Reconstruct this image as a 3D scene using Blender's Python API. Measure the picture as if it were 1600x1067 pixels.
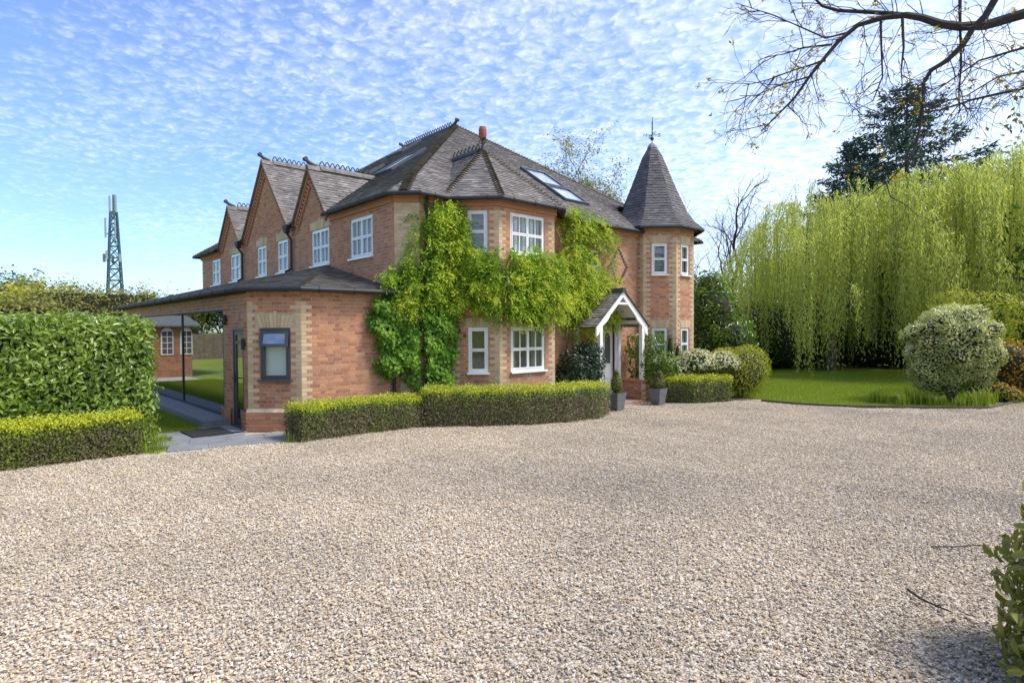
import bpy, math, random
import numpy as np
from mathutils import Matrix, Vector
from math import radians, sin, cos, pi, hypot, sqrt, atan2
for o in list(bpy.data.objects): bpy.data.objects.remove(o)
SC = bpy.context.scene
COL = SC.collection
rng = np.random.default_rng(7)
random.seed(7)

# ---------------------------------------------------------------- camera
F_PX = 930.0; YAW = radians(47.75); PITCH = radians(-1.22); ROLL = radians(-0.32); CAMH = 2.0
def _axes():
    cy, sy, cp, sp = cos(YAW), sin(YAW), cos(PITCH), sin(PITCH)
    f = np.array([-sy*cp, cy*cp, sp]); r = np.array([cy, sy, 0.0]); u = np.cross(r, f)
    cr, sr = cos(ROLL), sin(ROLL)
    return cr*r+sr*u, -sr*r+cr*u, f
RX, UX, FX = _axes()
CAM = np.array([0, 0, CAMH])
cam_d = bpy.data.cameras.new('camera'); cam = bpy.data.objects.new('camera', cam_d); COL.objects.link(cam)
cam_d.sensor_width = 36; cam_d.lens = 36*F_PX/1600; cam_d.clip_end = 3000; cam_d.clip_start = 0.05
m = Matrix.Identity(4)
for i in range(3):
    m[i][0] = RX[i]; m[i][1] = UX[i]; m[i][2] = -FX[i]; m[i][3] = CAM[i]
cam.matrix_world = m
SC.camera = cam
# photo pixel (1600 wide) -> direction -> point on a plane the thing touches
def ray(x, y): return FX+RX*(x-800)/F_PX-UX*(y-533.5)/F_PX
def on_plane(x, y, p, n):
    d = ray(x, y); n = np.array(n, float); return CAM+d*(((np.array(p, float)-CAM)@n)/(d@n))
def on_x(x, y, X): return on_plane(x, y, (X, 0, 0), (1, 0, 0))
def on_y(x, y, Y): return on_plane(x, y, (0, Y, 0), (0, 1, 0))
def gh(y):
    t = np.clip((np.asarray(y, float)-4)/10, 0, 1); return -0.14*t*t*(3-2*t)
def on_ground(x, y):
    z = 0.0
    for _ in range(12):
        p = on_plane(x, y, (0, 0, z), (0, 0, 1)); z = float(gh(p[1]))
    return p
def at_depth(x, y, dist):           # a point at a horizontal distance from the camera
    d = ray(x, y); return CAM+d*dist/hypot(d[0], d[1])

# ---------------------------------------------------------------- sky and sun
SUN_AZ = (0.75, 0.661)              # horizontal direction towards the sun
SUN_EL = radians(54)
world = bpy.data.worlds.new('World'); SC.world = world; world.use_nodes = True
wn = world.node_tree; wn.nodes.clear()
def N(t, typ, **kw):
    n = t.nodes.new(typ)
    for k, v in kw.items(): setattr(n, k, v)
    return n
def mth(t, op, a, b=None, c=None):
    n = N(t, 'ShaderNodeMath', operation=op)
    for i, q in enumerate((a, b, c)):
        if q is None: continue
        if isinstance(q, (int, float)): n.inputs[i].default_value = q
        else: t.links.new(q, n.inputs[i])
    return n.outputs[0]
sky = N(wn, 'ShaderNodeTexSky', sky_type='NISHITA', sun_disc=False)
sky.sun_elevation = SUN_EL; sky.sun_rotation = atan2(SUN_AZ[0], SUN_AZ[1])
sky.air_density = 1.0; sky.dust_density = 0.2; sky.ozone_density = 4.0
tc = N(wn, 'ShaderNodeTexCoord'); sep = N(wn, 'ShaderNodeSeparateXYZ'); wn.links.new(tc.outputs['Generated'], sep.inputs[0])
zz = mth(wn, 'MAXIMUM', mth(wn, 'ADD', sep.outputs[2], 0.10), 0.02)
cmb = N(wn, 'ShaderNodeCombineXYZ')
wn.links.new(mth(wn, 'DIVIDE', sep.outputs[0], zz), cmb.inputs[0]); wn.links.new(mth(wn, 'DIVIDE', sep.outputs[1], zz), cmb.inputs[1])
n1 = N(wn, 'ShaderNodeTexNoise'); n1.inputs['Scale'].default_value = 17.0; n1.inputs['Detail'].default_value = 6; n1.inputs['Roughness'].default_value = 0.6; n1.inputs['Distortion'].default_value = 0.35
n2 = N(wn, 'ShaderNodeTexNoise'); n2.inputs['Scale'].default_value = 0.9; n2.inputs['Detail'].default_value = 3
n3 = N(wn, 'ShaderNodeTexVoronoi', feature='SMOOTH_F1'); n3.inputs['Scale'].default_value = 24.0; n3.inputs['Smoothness'].default_value = 0.6
for q in (n1, n2): wn.links.new(cmb.outputs[0], q.inputs['Vector'])
wv = N(wn, 'ShaderNodeVectorMath', operation='ADD'); sc3 = N(wn, 'ShaderNodeVectorMath', operation='SCALE'); sc3.inputs['Scale'].default_value = 0.16
wn.links.new(n1.outputs['Color'], sc3.inputs[0]); wn.links.new(cmb.outputs[0], wv.inputs[0]); wn.links.new(sc3.outputs[0], wv.inputs[1]); wn.links.new(wv.outputs[0], n3.inputs['Vector'])
puff = mth(wn, 'SUBTRACT', 0.62, n3.outputs['Distance'])
dens = mth(wn, 'ADD', mth(wn, 'MULTIPLY', n1.outputs[0], 1.0), mth(wn, 'MULTIPLY', puff, 0.62))
# cover thickens slowly towards the sun side of the sky
cover = mth(wn, 'ADD', mth(wn, 'MULTIPLY', n2.outputs[0], 0.8), mth(wn, 'ADD', mth(wn, 'MULTIPLY', sep.outputs[1], 0.40), mth(wn, 'MULTIPLY', sep.outputs[0], 0.44)))
dens = mth(wn, 'ADD', dens, cover)
mr = N(wn, 'ShaderNodeMapRange', interpolation_type='SMOOTHSTEP')
wn.links.new(dens, mr.inputs[0]); mr.inputs[1].default_value = 0.42; mr.inputs[2].default_value = 2.12; mr.inputs[3].default_value = 0.05; mr.inputs[4].default_value = 0.95
tint = N(wn, 'ShaderNodeMix', data_type='RGBA', blend_type='MULTIPLY'); tint.inputs['Factor'].default_value = 1.0; wn.links.new(sky.outputs[0], tint.inputs['A']); tint.inputs['B'].default_value = (0.67, 0.78, 0.96, 1)   # clear cold spring blue
mixc = N(wn, 'ShaderNodeMix', data_type='RGBA')
wn.links.new(mr.outputs[0], mixc.inputs['Factor']); wn.links.new(tint.outputs['Result'], mixc.inputs['A']); mixc.inputs['B'].default_value = (5.9, 6.1, 6.45, 1)
bg = N(wn, 'ShaderNodeBackground'); bg.inputs[1].default_value = 0.122
wn.links.new(mixc.outputs['Result'], bg.inputs[0])
wo = N(wn, 'ShaderNodeOutputWorld'); wn.links.new(bg.outputs[0], wo.inputs[0])
sun_d = bpy.data.lights.new('sun', 'SUN'); sun_d.energy = 2.3; sun_d.angle = radians(18.0); sun_d.color = (1.0, 0.95, 0.87)
sun = bpy.data.objects.new('sun', sun_d); COL.objects.link(sun)
sd = Vector((SUN_AZ[0]*cos(SUN_EL), SUN_AZ[1]*cos(SUN_EL), sin(SUN_EL)))
sun.rotation_euler = sd.to_track_quat('Z', 'Y').to_euler(); sun.location = (0, 0, 40)
SC.view_settings.view_transform = 'Standard'; SC.view_settings.look = 'None'
SC.view_settings.exposure = 1.12; SC.view_settings.gamma = 1.0; SC.view_settings.use_curve_mapping = False
SC.cycles.max_bounces = 8; SC.cycles.transparent_max_bounces = 12; SC.cycles.sample_clamp_indirect = 6.0

# ---------------------------------------------------------------- materials
MATS = {}
def new_mat(name):
    mt = bpy.data.materials.new(name); mt.use_nodes = True
    t = mt.node_tree; b = t.nodes['Principled BSDF']; MATS[name] = mt
    return mt, t, b
def ramp(t, fac, stops):
    r = N(t, 'ShaderNodeValToRGB'); e = r.color_ramp.elements
    while len(e) > 1: e.remove(e[-1])
    e[0].position = stops[0][0]; e[0].color = (*stops[0][1], 1)
    for p, c in stops[1:]:
        q = e.new(p); q.color = (*c, 1)
    t.links.new(fac, r.inputs[0]); return r.outputs[0]
def attr(t, name='v'):
    a = N(t, 'ShaderNodeAttribute'); a.attribute_name = name; return a.outputs['Fac']
def noise(t, scale, detail=4, rough=0.55, vec=None, dist=0.0):
    n = N(t, 'ShaderNodeTexNoise'); n.inputs['Scale'].default_value = scale; n.inputs['Detail'].default_value = detail
    n.inputs['Roughness'].default_value = rough; n.inputs['Distortion'].default_value = dist
    if vec is None:
        g = N(t, 'ShaderNodeNewGeometry'); vec = g.outputs['Position']
    t.links.new(vec, n.inputs['Vector']); return n.outputs[0]
def mixcol(t, f, a, b, mode='MIX'):
    n = N(t, 'ShaderNodeMix', data_type='RGBA', blend_type=mode)
    for s, q in (('Factor', f), ('A', a), ('B', b)):
        if isinstance(q, (int, float)): n.inputs[s].default_value = q
        elif isinstance(q, tuple): n.inputs[s].default_value = (*q, 1)
        else: t.links.new(q, n.inputs[s])
    return n.outputs['Result']
def bump(t, b, h, strength=0.4, dist=0.01):
    n = N(t, 'ShaderNodeBump'); n.inputs['Strength'].default_value = strength; n.inputs['Distance'].default_value = dist
    t.links.new(h, n.inputs['Height']); t.links.new(n.outputs[0], b.inputs['Normal'])
def simple(name, col, rough=0.6, metal=0.0, var=0.0, nscale=6.0, bmp=0.0, bscale=60.0):
    mt, t, b = new_mat(name); b.inputs['Roughness'].default_value = rough; b.inputs['Metallic'].default_value = metal
    if var > 0:
        f = noise(t, nscale)
        lo = tuple(max(0, c*(1-var)) for c in col); hi = tuple(min(1, c*(1+var)) for c in col)
        t.links.new(ramp(t, f, [(0.3, lo), (0.7, hi)]), b.inputs['Base Color'])
    else: b.inputs['Base Color'].default_value = (*col, 1)
    if bmp > 0: bump(t, b, noise(t, bscale), bmp)
    return mt
def ramp_mat(name, stops, rough=0.8, tint=0.35, tscale=0.8, bmp=0.3, bscale=90.0, wear=None):
    mt, t, b = new_mat(name); b.inputs['Roughness'].default_value = rough
    c = ramp(t, attr(t), stops)
    n = noise(t, tscale, 5)
    c = mixcol(t, tint, c, ramp(t, n, [(0.3, (0.55, 0.55, 0.55)), (0.7, (1.25, 1.2, 1.15))]), 'MULTIPLY')
    if wear:
        c = mixcol(t, ramp(t, noise(t, wear[0], 6, 0.65), [(wear[1], (0, 0, 0)), (wear[1]+0.12, (1, 1, 1))]), c, wear[2])
    t.links.new(c, b.inputs['Base Color'])
    if bmp: bump(t, b, noise(t, bscale, 3), bmp, 0.004)
    return mt
def leaf_mat(name, stops, trans=0.35, gloss=0.12, rough=0.45):
    mt = bpy.data.materials.new(name); mt.use_nodes = True; MATS[name] = mt
    t = mt.node_tree; t.nodes.clear()
    c = ramp(t, attr(t), stops)
    d = N(t, 'ShaderNodeBsdfDiffuse'); tr = N(t, 'ShaderNodeBsdfTranslucent'); g = N(t, 'ShaderNodeBsdfGlossy'); g.inputs['Roughness'].default_value = rough
    t.links.new(c, d.inputs[0]); t.links.new(mixcol(t, 1.0, c, (1.25, 1.3, 0.6), 'MULTIPLY'), tr.inputs[0])
    m1 = N(t, 'ShaderNodeMixShader'); m1.inputs[0].default_value = trans; t.links.new(d.outputs[0], m1.inputs[1]); t.links.new(tr.outputs[0], m1.inputs[2])
    fr = N(t, 'ShaderNodeFresnel'); fr.inputs[0].default_value = 1.4
    m2 = N(t, 'ShaderNodeMixShader'); t.links.new(mth(t, 'MULTIPLY', fr.outputs[0], gloss*1.2), m2.inputs[0]); t.links.new(m1.outputs[0], m2.inputs[1]); t.links.new(g.outputs[0], m2.inputs[2])
    o = N(t, 'ShaderNodeOutputMaterial'); t.links.new(m2.outputs[0], o.inputs[0]); return mt
def glass_mat(name, tint, refl_ior, rough=0.01):
    mt = bpy.data.materials.new(name); mt.use_nodes = True; MATS[name] = mt
    t = mt.node_tree; t.nodes.clear()
    tr = N(t, 'ShaderNodeBsdfTransparent'); tr.inputs[0].default_value = (*tint, 1)
    g = N(t, 'ShaderNodeBsdfGlossy'); g.inputs['Roughness'].default_value = rough
    lw = N(t, 'ShaderNodeLayerWeight'); lw.inputs[0].default_value = 0.5; f0 = refl_ior
    mx = N(t, 'ShaderNodeMixShader'); t.links.new(mth(t, 'ADD', mth(t, 'MULTIPLY', mth(t, 'POWER', lw.outputs['Facing'], 5.0), 1-f0), f0), mx.inputs[0]); t.links.new(tr.outputs[0], mx.inputs[1]); t.links.new(g.outputs[0], mx.inputs[2])
    o = N(t, 'ShaderNodeOutputMaterial'); t.links.new(mx.outputs[0], o.inputs[0]); return mt

# red brick / buff brick: attribute v in 0..1 is red, 1..2 is buff
mt, t, b = new_mat('brick'); b.inputs['Roughness'].default_value = 0.9
v = attr(t)
red = ramp(t, v, [(0.0, (0.285, 0.115, 0.070)), (0.35, (0.39, 0.170, 0.095)), (0.7, (0.475, 0.222, 0.122)), (0.9, (0.55, 0.235, 0.100)), (1.0, (0.46, 0.28, 0.18))])
buf = ramp(t, mth(t, 'SUBTRACT', v, 1.0), [(0.0, (0.46, 0.33, 0.19)), (0.5, (0.56, 0.42, 0.25)), (1.0, (0.64, 0.50, 0.33))])
c = mixcol(t, mth(t, 'GREATER_THAN', v, 1.0001), red, buf)
c = mixcol(t, 0.32, c, ramp(t, noise(t, 24, 5, 0.7), [(0.25, (0.62, 0.6, 0.6)), (0.75, (1.3, 1.3, 1.3))]), 'MULTIPLY')
c = mixcol(t, ramp(t, noise(t, 1.1, 5, 0.6), [(0.45, (0, 0, 0)), (0.75, (0.4, 0.4, 0.4))]), c, (0.33, 0.24, 0.185))
t.links.new(c, b.inputs['Base Color']); bump(t, b, noise(t, 140, 3), 0.5, 0.004)
simple('mortar', (0.45, 0.36, 0.27), 0.95, var=0.25, nscale=8, bmp=0.4)
ramp_mat('clay_tile', [(0.0, (0.100, 0.090, 0.088)), (0.5, (0.170, 0.154, 0.150)), (0.85, (0.235, 0.215, 0.208)), (1.0, (0.29, 0.27, 0.26))], 0.85, 0.5, 1.2, 0.4, 70, wear=(5.0, 0.62, (0.21, 0.20, 0.16)))
ramp_mat('slate_tile', [(0.0, (0.064, 0.060, 0.066)), (0.6, (0.100, 0.094, 0.102)), (1.0, (0.15, 0.138, 0.142))], 0.75, 0.4, 1.5, 0.3, 70, wear=(3.5, 0.66, (0.34, 0.32, 0.30)))
simple('ridge_clay', (0.045, 0.047, 0.055), 0.7, var=0.3)
simple('ridge_base', (0.17, 0.15, 0.14), 0.85, var=0.35, nscale=4)
ramp_mat('bonnet', [(0.0, (0.085, 0.070, 0.055)), (1.0, (0.20, 0.165, 0.125))], 0.9, 0.5, 2.0, 0.4, 60, wear=(7, 0.6, (0.19, 0.18, 0.10)))
simple('verge', (0.17, 0.13, 0.10), 0.9, var=0.3)
simple('black_metal', (0.018, 0.019, 0.021), 0.62)
simple('grey_frame', (0.050, 0.056, 0.066), 0.42)
simple('white_paint', (0.80, 0.80, 0.79), 0.35, var=0.04, nscale=3)
simple('shutter_white', (0.78, 0.80, 0.83), 0.45)
simple('aged_white', (0.72, 0.71, 0.68), 0.6, var=0.08, nscale=4)
simple('lead', (0.22, 0.23, 0.25), 0.5, 0.3, var=0.2)
simple('terracotta', (0.27, 0.075, 0.045), 0.7, var=0.25, nscale=9)
simple('interior', (0.30, 0.28, 0.25), 0.8)
simple('interior_dark', (0.10, 0.09, 0.085), 0.8)
simple('slab_stone', (0.20, 0.21, 0.225), 0.7, var=0.22, nscale=2.5, bmp=0.15)
simple('terrace_stone', (0.46, 0.42, 0.36), 0.8, var=0.15, nscale=3)
simple('sill_stone', (0.16, 0.17, 0.185), 0.6, var=0.15)
simple('mat_rubber', (0.022, 0.022, 0.024), 0.95, bmp=0.6, bscale=200)
simple('planter', (0.13, 0.135, 0.145), 0.55, var=0.25, nscale=12)
simple('soil', (0.05, 0.035, 0.025), 0.95, var=0.3, nscale=20)
simple('tile_floor', (0.36, 0.22, 0.17), 0.6, var=0.2)
simple('bark', (0.085, 0.068, 0.055), 0.9, var=0.45, nscale=9, bmp=0.7, bscale=40)
simple('twig', (0.036, 0.028, 0.027), 0.85, var=0.3)
simple('dark_core', (0.030, 0.030, 0.016), 0.95, var=0.4, nscale=12)
simple('hedge_core', (0.085, 0.070, 0.045), 0.95, var=0.5, nscale=18)
simple('mast_steel', (0.06, 0.13, 0.16), 0.5, 0.3, var=0.2)
simple('mast_panel', (0.24, 0.28, 0.31), 0.5)
simple('fence_wood', (0.20, 0.16, 0.12), 0.9, var=0.3, nscale=5)
simple('slate_roof_grey', (0.16, 0.17, 0.18), 0.7, var=0.2)
simple('skylight_frame', (0.055, 0.065, 0.085), 0.4)
simple('edging', (0.10, 0.085, 0.065), 0.9, var=0.3)
glass_mat('window_glass', (0.90, 0.93, 0.93), 0.05)
glass_mat('big_glass', (0.60, 0.63, 0.62), 0.36)
glass_mat('skylight_glass', (0.92, 0.95, 0.97), 0.10)
G = [(0.0, (0.018, 0.040, 0.010)), (0.4, (0.050, 0.105, 0.018)), (0.75, (0.115, 0.20, 0.024)), (1.0, (0.22, 0.31, 0.035))]
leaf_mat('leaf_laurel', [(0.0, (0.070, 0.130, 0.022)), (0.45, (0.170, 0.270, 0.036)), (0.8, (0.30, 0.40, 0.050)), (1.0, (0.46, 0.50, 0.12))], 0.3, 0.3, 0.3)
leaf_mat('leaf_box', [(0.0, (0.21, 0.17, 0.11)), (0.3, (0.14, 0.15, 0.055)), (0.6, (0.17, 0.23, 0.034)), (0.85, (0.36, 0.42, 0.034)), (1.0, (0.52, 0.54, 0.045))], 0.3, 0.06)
leaf_mat('leaf_wisteria', [(0.0, (0.080, 0.175, 0.022)), (0.4, (0.185, 0.310, 0.034)), (0.75, (0.34, 0.44, 0.042)), (1.0, (0.50, 0.54, 0.065))], 0.4, 0.06)
leaf_mat('leaf_hydrangea', [(0.0, (0.060, 0.140, 0.022)), (0.5, (0.140, 0.290, 0.040)), (1.0, (0.27, 0.43, 0.060))], 0.35, 0.04)
leaf_mat('leaf_dark', [(0.0, (0.010, 0.024, 0.014)), (0.6, (0.026, 0.055, 0.028)), (1.0, (0.07, 0.11, 0.060))], 0.15, 0.10, 0.45)
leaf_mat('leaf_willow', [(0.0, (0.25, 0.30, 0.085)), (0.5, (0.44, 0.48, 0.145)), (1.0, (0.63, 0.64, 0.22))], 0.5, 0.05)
leaf_mat('leaf_yellow', [(0.0, (0.15, 0.19, 0.020)), (0.6, (0.36, 0.38, 0.035)), (1.0, (0.55, 0.46, 0.05))], 0.4, 0.05)
leaf_mat('leaf_orange', [(0.0, (0.30, 0.20, 0.02)), (0.6, (0.50, 0.28, 0.03)), (1.0, (0.50, 0.20, 0.06))], 0.4, 0.05)
leaf_mat('leaf_mid', G, 0.35, 0.08)
leaf_mat('leaf_variegated', [(0.0, (0.12, 0.17, 0.05)), (0.4, (0.29, 0.34, 0.12)), (0.75, (0.54, 0.55, 0.26)), (1.0, (0.74, 0.71, 0.42))], 0.3, 0.08)
leaf_mat('leaf_conifer', [(0.0, (0.026, 0.048, 0.042)), (0.6, (0.055, 0.095, 0.080)), (1.0, (0.11, 0.16, 0.125))], 0.12, 0.05)
leaf_mat('leaf_young', [(0.0, (0.22, 0.17, 0.02)), (0.6, (0.40, 0.30, 0.03)), (1.0, (0.50, 0.40, 0.06))], 0.5, 0.05)
leaf_mat('leaf_olive', [(0.0, (0.085, 0.105, 0.030)), (0.6, (0.19, 0.205, 0.055)), (1.0, (0.33, 0.31, 0.085))], 0.3, 0.05)
leaf_mat('leaf_litter', [(0.0, (0.10, 0.055, 0.03)), (1.0, (0.30, 0.20, 0.08))], 0.2, 0.02)
leaf_mat('petal', [(0.0, (0.45, 0.47, 0.22)), (0.4, (0.70, 0.66, 0.42)), (1.0, (0.80, 0.74, 0.58))], 0.3, 0.03)
leaf_mat('petal_lilac', [(0.0, (0.35, 0.32, 0.48)), (1.0, (0.62, 0.58, 0.72))], 0.3, 0.03)
leaf_mat('grass_blade', [(0.0, (0.15, 0.22, 0.028)), (0.6, (0.26, 0.33, 0.044)), (1.0, (0.37, 0.41, 0.07))], 0.35, 0.05)
ramp_mat('gravel_stone', [(0.0, (0.17, 0.14, 0.12)), (0.1, (0.29, 0.27, 0.265)), (0.25, (0.42, 0.305, 0.185)), (0.45, (0.50, 0.395, 0.265)), (0.65, (0.56, 0.465, 0.340)), (0.85, (0.61, 0.54, 0.435)), (1.0, (0.74, 0.69, 0.60))], 0.8, 0.5, 0.5, 0.2, 300)
mt, t, b = new_mat('gravel_bed'); b.inputs['Roughness'].default_value = 0.95
g = N(t, 'ShaderNodeNewGeometry'); vo = N(t, 'ShaderNodeTexVoronoi'); vo.inputs['Scale'].default_value = 48
t.links.new(g.outputs['Position'], vo.inputs['Vector'])
sepc = N(t, 'ShaderNodeSeparateColor'); t.links.new(vo.outputs['Color'], sepc.inputs[0])
c = ramp(t, sepc.outputs[0], [(0.0, (0.20, 0.17, 0.145)), (0.25, (0.36, 0.28, 0.21)), (0.6, (0.48, 0.41, 0.325)), (1.0, (0.58, 0.53, 0.47))])
c = mixcol(t, 0.4, c, ramp(t, noise(t, 0.7, 5), [(0.3, (0.7, 0.7, 0.7)), (0.7, (1.2, 1.15, 1.1))]), 'MULTIPLY')
t.links.new(c, b.inputs['Base Color']); bump(t, b, vo.outputs['Distance'], 0.7, 0.012)
mt, t, b = new_mat('lawn'); b.inputs['Roughness'].default_value = 0.95
c = ramp(t, noise(t, 0.5, 6, 0.6), [(0.3, (0.19, 0.26, 0.036)), (0.6, (0.27, 0.335, 0.046)), (0.8, (0.34, 0.385, 0.065))])
c = mixcol(t, 0.5, c, ramp(t, noise(t, 45, 3, 0.7), [(0.25, (0.5, 0.55, 0.5)), (0.75, (1.35, 1.35, 1.3))]), 'MULTIPLY')
t.links.new(c, b.inputs['Base Color']); bump(t, b, noise(t, 90, 3), 0.8, 0.03)

# ---------------------------------------------------------------- mesh helpers
def A3(*p): return np.array(p, float)
def unit(v): v = np.asarray(v, float); return v/np.linalg.norm(v)
Z = A3(0, 0, 1)
class MB:
    def __init__(s): s.V = []; s.Fc = []; s.v = []
    def add(s, verts, faces, v=0.5):
        k = len(s.V); s.V.extend([tuple(map(float, p)) for p in verts])
        for f in faces: s.Fc.append(tuple(i+k for i in f)); s.v.append(v)
    def box(s, c, sz, ax=None, v=0.5):
        c = np.asarray(c, float); ax = ax if ax is not None else (A3(1, 0, 0), A3(0, 1, 0), Z)
        h = [np.asarray(ax[i], float)*sz[i]/2 for i in range(3)]
        P = [c+a*h[0]+b*h[1]+d*h[2] for d in (-1, 1) for b in (-1, 1) for a in (-1, 1)]
        s.add(P, [(0, 2, 3, 1), (4, 5, 7, 6), (0, 1, 5, 4), (2, 6, 7, 3), (0, 4, 6, 2), (1, 3, 7, 5)], v)
    def span(s, lo, hi, v=0.5):
        lo = np.asarray(lo, float); hi = np.asarray(hi, float); s.box((lo+hi)/2, hi-lo, v=v)
    def bar(s, p, q, w, d, side=None, v=0.5):
        p = np.asarray(p, float); q = np.asarray(q, float); a = unit(q-p)
        sd_ = np.asarray(side, float) if side is not None else (Z if abs(a[2]) < 0.9 else A3(1, 0, 0))
        b_ = unit(np.cross(a, sd_)); c_ = np.cross(b_, a)
        s.box((p+q)/2, (np.linalg.norm(q-p), w, d), (a, b_, c_), v)
    def prism(s, poly, ext, v=0.5):
        n = len(poly); ext = np.asarray(ext, float); P = [np.asarray(p, float) for p in poly]
        s.add(P+[p+ext for p in P], [tuple(range(n))[::-1], tuple(range(n, 2*n))]+[(i, (i+1) % n, n+(i+1) % n, n+i) for i in range(n)], v)
    def tube(s, pts, rad, n=6, v=0.5, cap=True):
        pts = [np.asarray(p, float) for p in pts]; k = len(pts)
        if not hasattr(rad, '__len__'): rad = [rad]*k
        V = []; ref = None
        for i in range(k):
            a = unit(pts[min(i+1, k-1)]-pts[max(i-1, 0)]+1e-9)
            if ref is None: ref = unit(np.cross(a, Z if abs(a[2]) < 0.9 else A3(1, 0, 0)))
            ref = unit(ref-a*(ref@a)); b_ = np.cross(a, ref)
            V += [pts[i]+rad[i]*(cos(2*pi*j/n)*ref+sin(2*pi*j/n)*b_) for j in range(n)]
        Fs = [(i*n+j, i*n+(j+1) % n, (i+1)*n+(j+1) % n, (i+1)*n+j) for i in range(k-1) for j in range(n)]
        if cap: Fs += [tuple(range(n))[::-1], tuple(range((k-1)*n, k*n))]
        s.add(V, Fs, v)
    def lathe(s, c, prof, n=16, v=0.5, ph=0.0):
        c = np.asarray(c, float); V = []
        for r, z in prof: V += [c+A3(r*cos(2*pi*j/n+ph), r*sin(2*pi*j/n+ph), z) for j in range(n)]
        k = len(prof)
        s.add(V, [(i*n+j, i*n+(j+1) % n, (i+1)*n+(j+1) % n, (i+1)*n+j) for i in range(k-1) for j in range(n)]+[tuple(range(n))[::-1], tuple(range((k-1)*n, k*n))], v)
    def mesh(s, name):
        me = bpy.data.meshes.new(name); me.from_pydata(s.V, [], s.Fc)
        at = me.attributes.new('v', 'FLOAT', 'FACE'); at.data.foreach_set('value', np.array(s.v, np.float32)); return me
    def build(s, name, mat, parent=None, **kw):
        return put(name, s.mesh(name), mat, parent, **kw)
def put(name, me, mat, parent=None, label=None, cat=None, group=None, kind=None, smooth=False):
    if mat is not None and not me.materials: me.materials.append(MATS[mat])
    if smooth: me.polygons.foreach_set('use_smooth', np.ones(len(me.polygons), bool))
    o = bpy.data.objects.new(name, me); COL.objects.link(o)
    if parent is not None: o.parent = parent
    tag(o, label, cat, group, kind); return o
def tag(o, label=None, cat=None, group=None, kind=None):
    if label: o['label'] = label
    if cat: o['category'] = cat
    if group: o['group'] = group
    if kind: o['kind'] = kind
    return o
def thing(name, label, cat, group=None, loc=None):
    o = bpy.data.objects.new(name, None); COL.objects.link(o); o.empty_display_size = 0.2
    if loc is not None: o.location = [float(q) for q in loc]; bpy.context.view_layer.update()
    return tag(o, label, cat, group)
def big_mesh(name, V, Fq, v=None, loops=None):
    """V (n,3), Fq (m,k) index array, v (m,) face attribute"""
    V = np.asarray(V, np.float32); Fq = np.asarray(Fq, np.int32); me = bpy.data.meshes.new(name)
    me.vertices.add(len(V)); me.vertices.foreach_set('co', V.ravel())
    k = Fq.shape[1]; me.loops.add(Fq.size); me.loops.foreach_set('vertex_index', Fq.ravel())
    me.polygons.add(len(Fq)); me.polygons.foreach_set('loop_start', np.arange(0, Fq.size, k, dtype=np.int32))
    me.update(calc_edges=True)
    me.polygons.foreach_set('use_smooth', np.zeros(len(Fq), bool))
    if v is not None:
        at = me.attributes.new('v', 'FLOAT', 'FACE'); at.data.foreach_set('value', np.asarray(v, np.float32))
    me.validate(); return me
def keep(o, parent):
    """parent while keeping world placement (parents carry only a translation)"""
    o.parent = parent; o.location = Vector(o.location)-Vector(parent.location); return o
def part(mb_or_me, name, mat, parent, **kw):
    """mesh in world coordinates hung under a thing (an Empty that stands at the thing's base) or under a part of it"""
    me = mb_or_me.mesh(name) if isinstance(mb_or_me, MB) else mb_or_me
    o = put(name, me, mat, parent, **kw); w = Vector((0, 0, 0)); q = parent
    while q is not None: w += q.location; q = q.parent
    me_off = -w
    if me_off.length > 1e-9: me.transform(Matrix.Translation(me_off))
    return o

# leaves ----------------------------------------------------------
def rand_dirs(n, r=rng):
    d = r.normal(size=(n, 3)); return d/np.linalg.norm(d, axis=1)[:, None]
def leaf_frames(nrm, up=None, droop=0.0, r=rng):
    n = len(nrm); nrm = nrm/np.maximum(np.linalg.norm(nrm, axis=1)[:, None], 1e-6)
    a = rand_dirs(n, r)
    if up is not None: a = a*(1-droop)+np.asarray(up, float)*droop
    a = a-nrm*np.sum(a*nrm, 1)[:, None]; a /= np.maximum(np.linalg.norm(a, axis=1)[:, None], 1e-6)
    return a, np.cross(nrm, a), nrm            # along, across, normal
def leaf_mesh(name, pos, nrm, size, aspect, v, shape='diamond', up=None, droop=0.0, fold=0.18, r=rng):
    pos = np.asarray(pos, float); n = len(pos); size = np.broadcast_to(size, (n,))[:, None]
    a, c, m_ = leaf_frames(np.asarray(nrm, float), up, droop, r)
    L = a*size; W = c*size*aspect*0.5; U = m_*size*aspect*fold
    if shape == 'diamond':
        V = np.stack([pos, pos+L*0.45-W+U, pos+L, pos+L*0.45+W+U], 1).reshape(-1, 3); b0 = np.arange(n)[:, None]*4
        Fq = np.concatenate([b0+[[0, 2, 1]], b0+[[0, 3, 2]]], 1).reshape(-1, 3); vv = np.repeat(v, 2)
    else:
        dn = m_*size*0.10
        V = np.stack([pos, pos+L*.3-W*.9+U, pos+L*.68-W*.8+U-dn*.3, pos+L-dn, pos+L*.68+W*.8+U-dn*.3, pos+L*.3+W*.9+U], 1).reshape(-1, 3); b0 = np.arange(n)[:, None]*6
        Fq = np.concatenate([b0+[[0, 3, 2, 1]], b0+[[0, 5, 4, 3]]], 1).reshape(-1, 4); vv = np.repeat(v, 2)
    return big_mesh(name, V, Fq, np.clip(vv, 0, 1))
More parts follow.
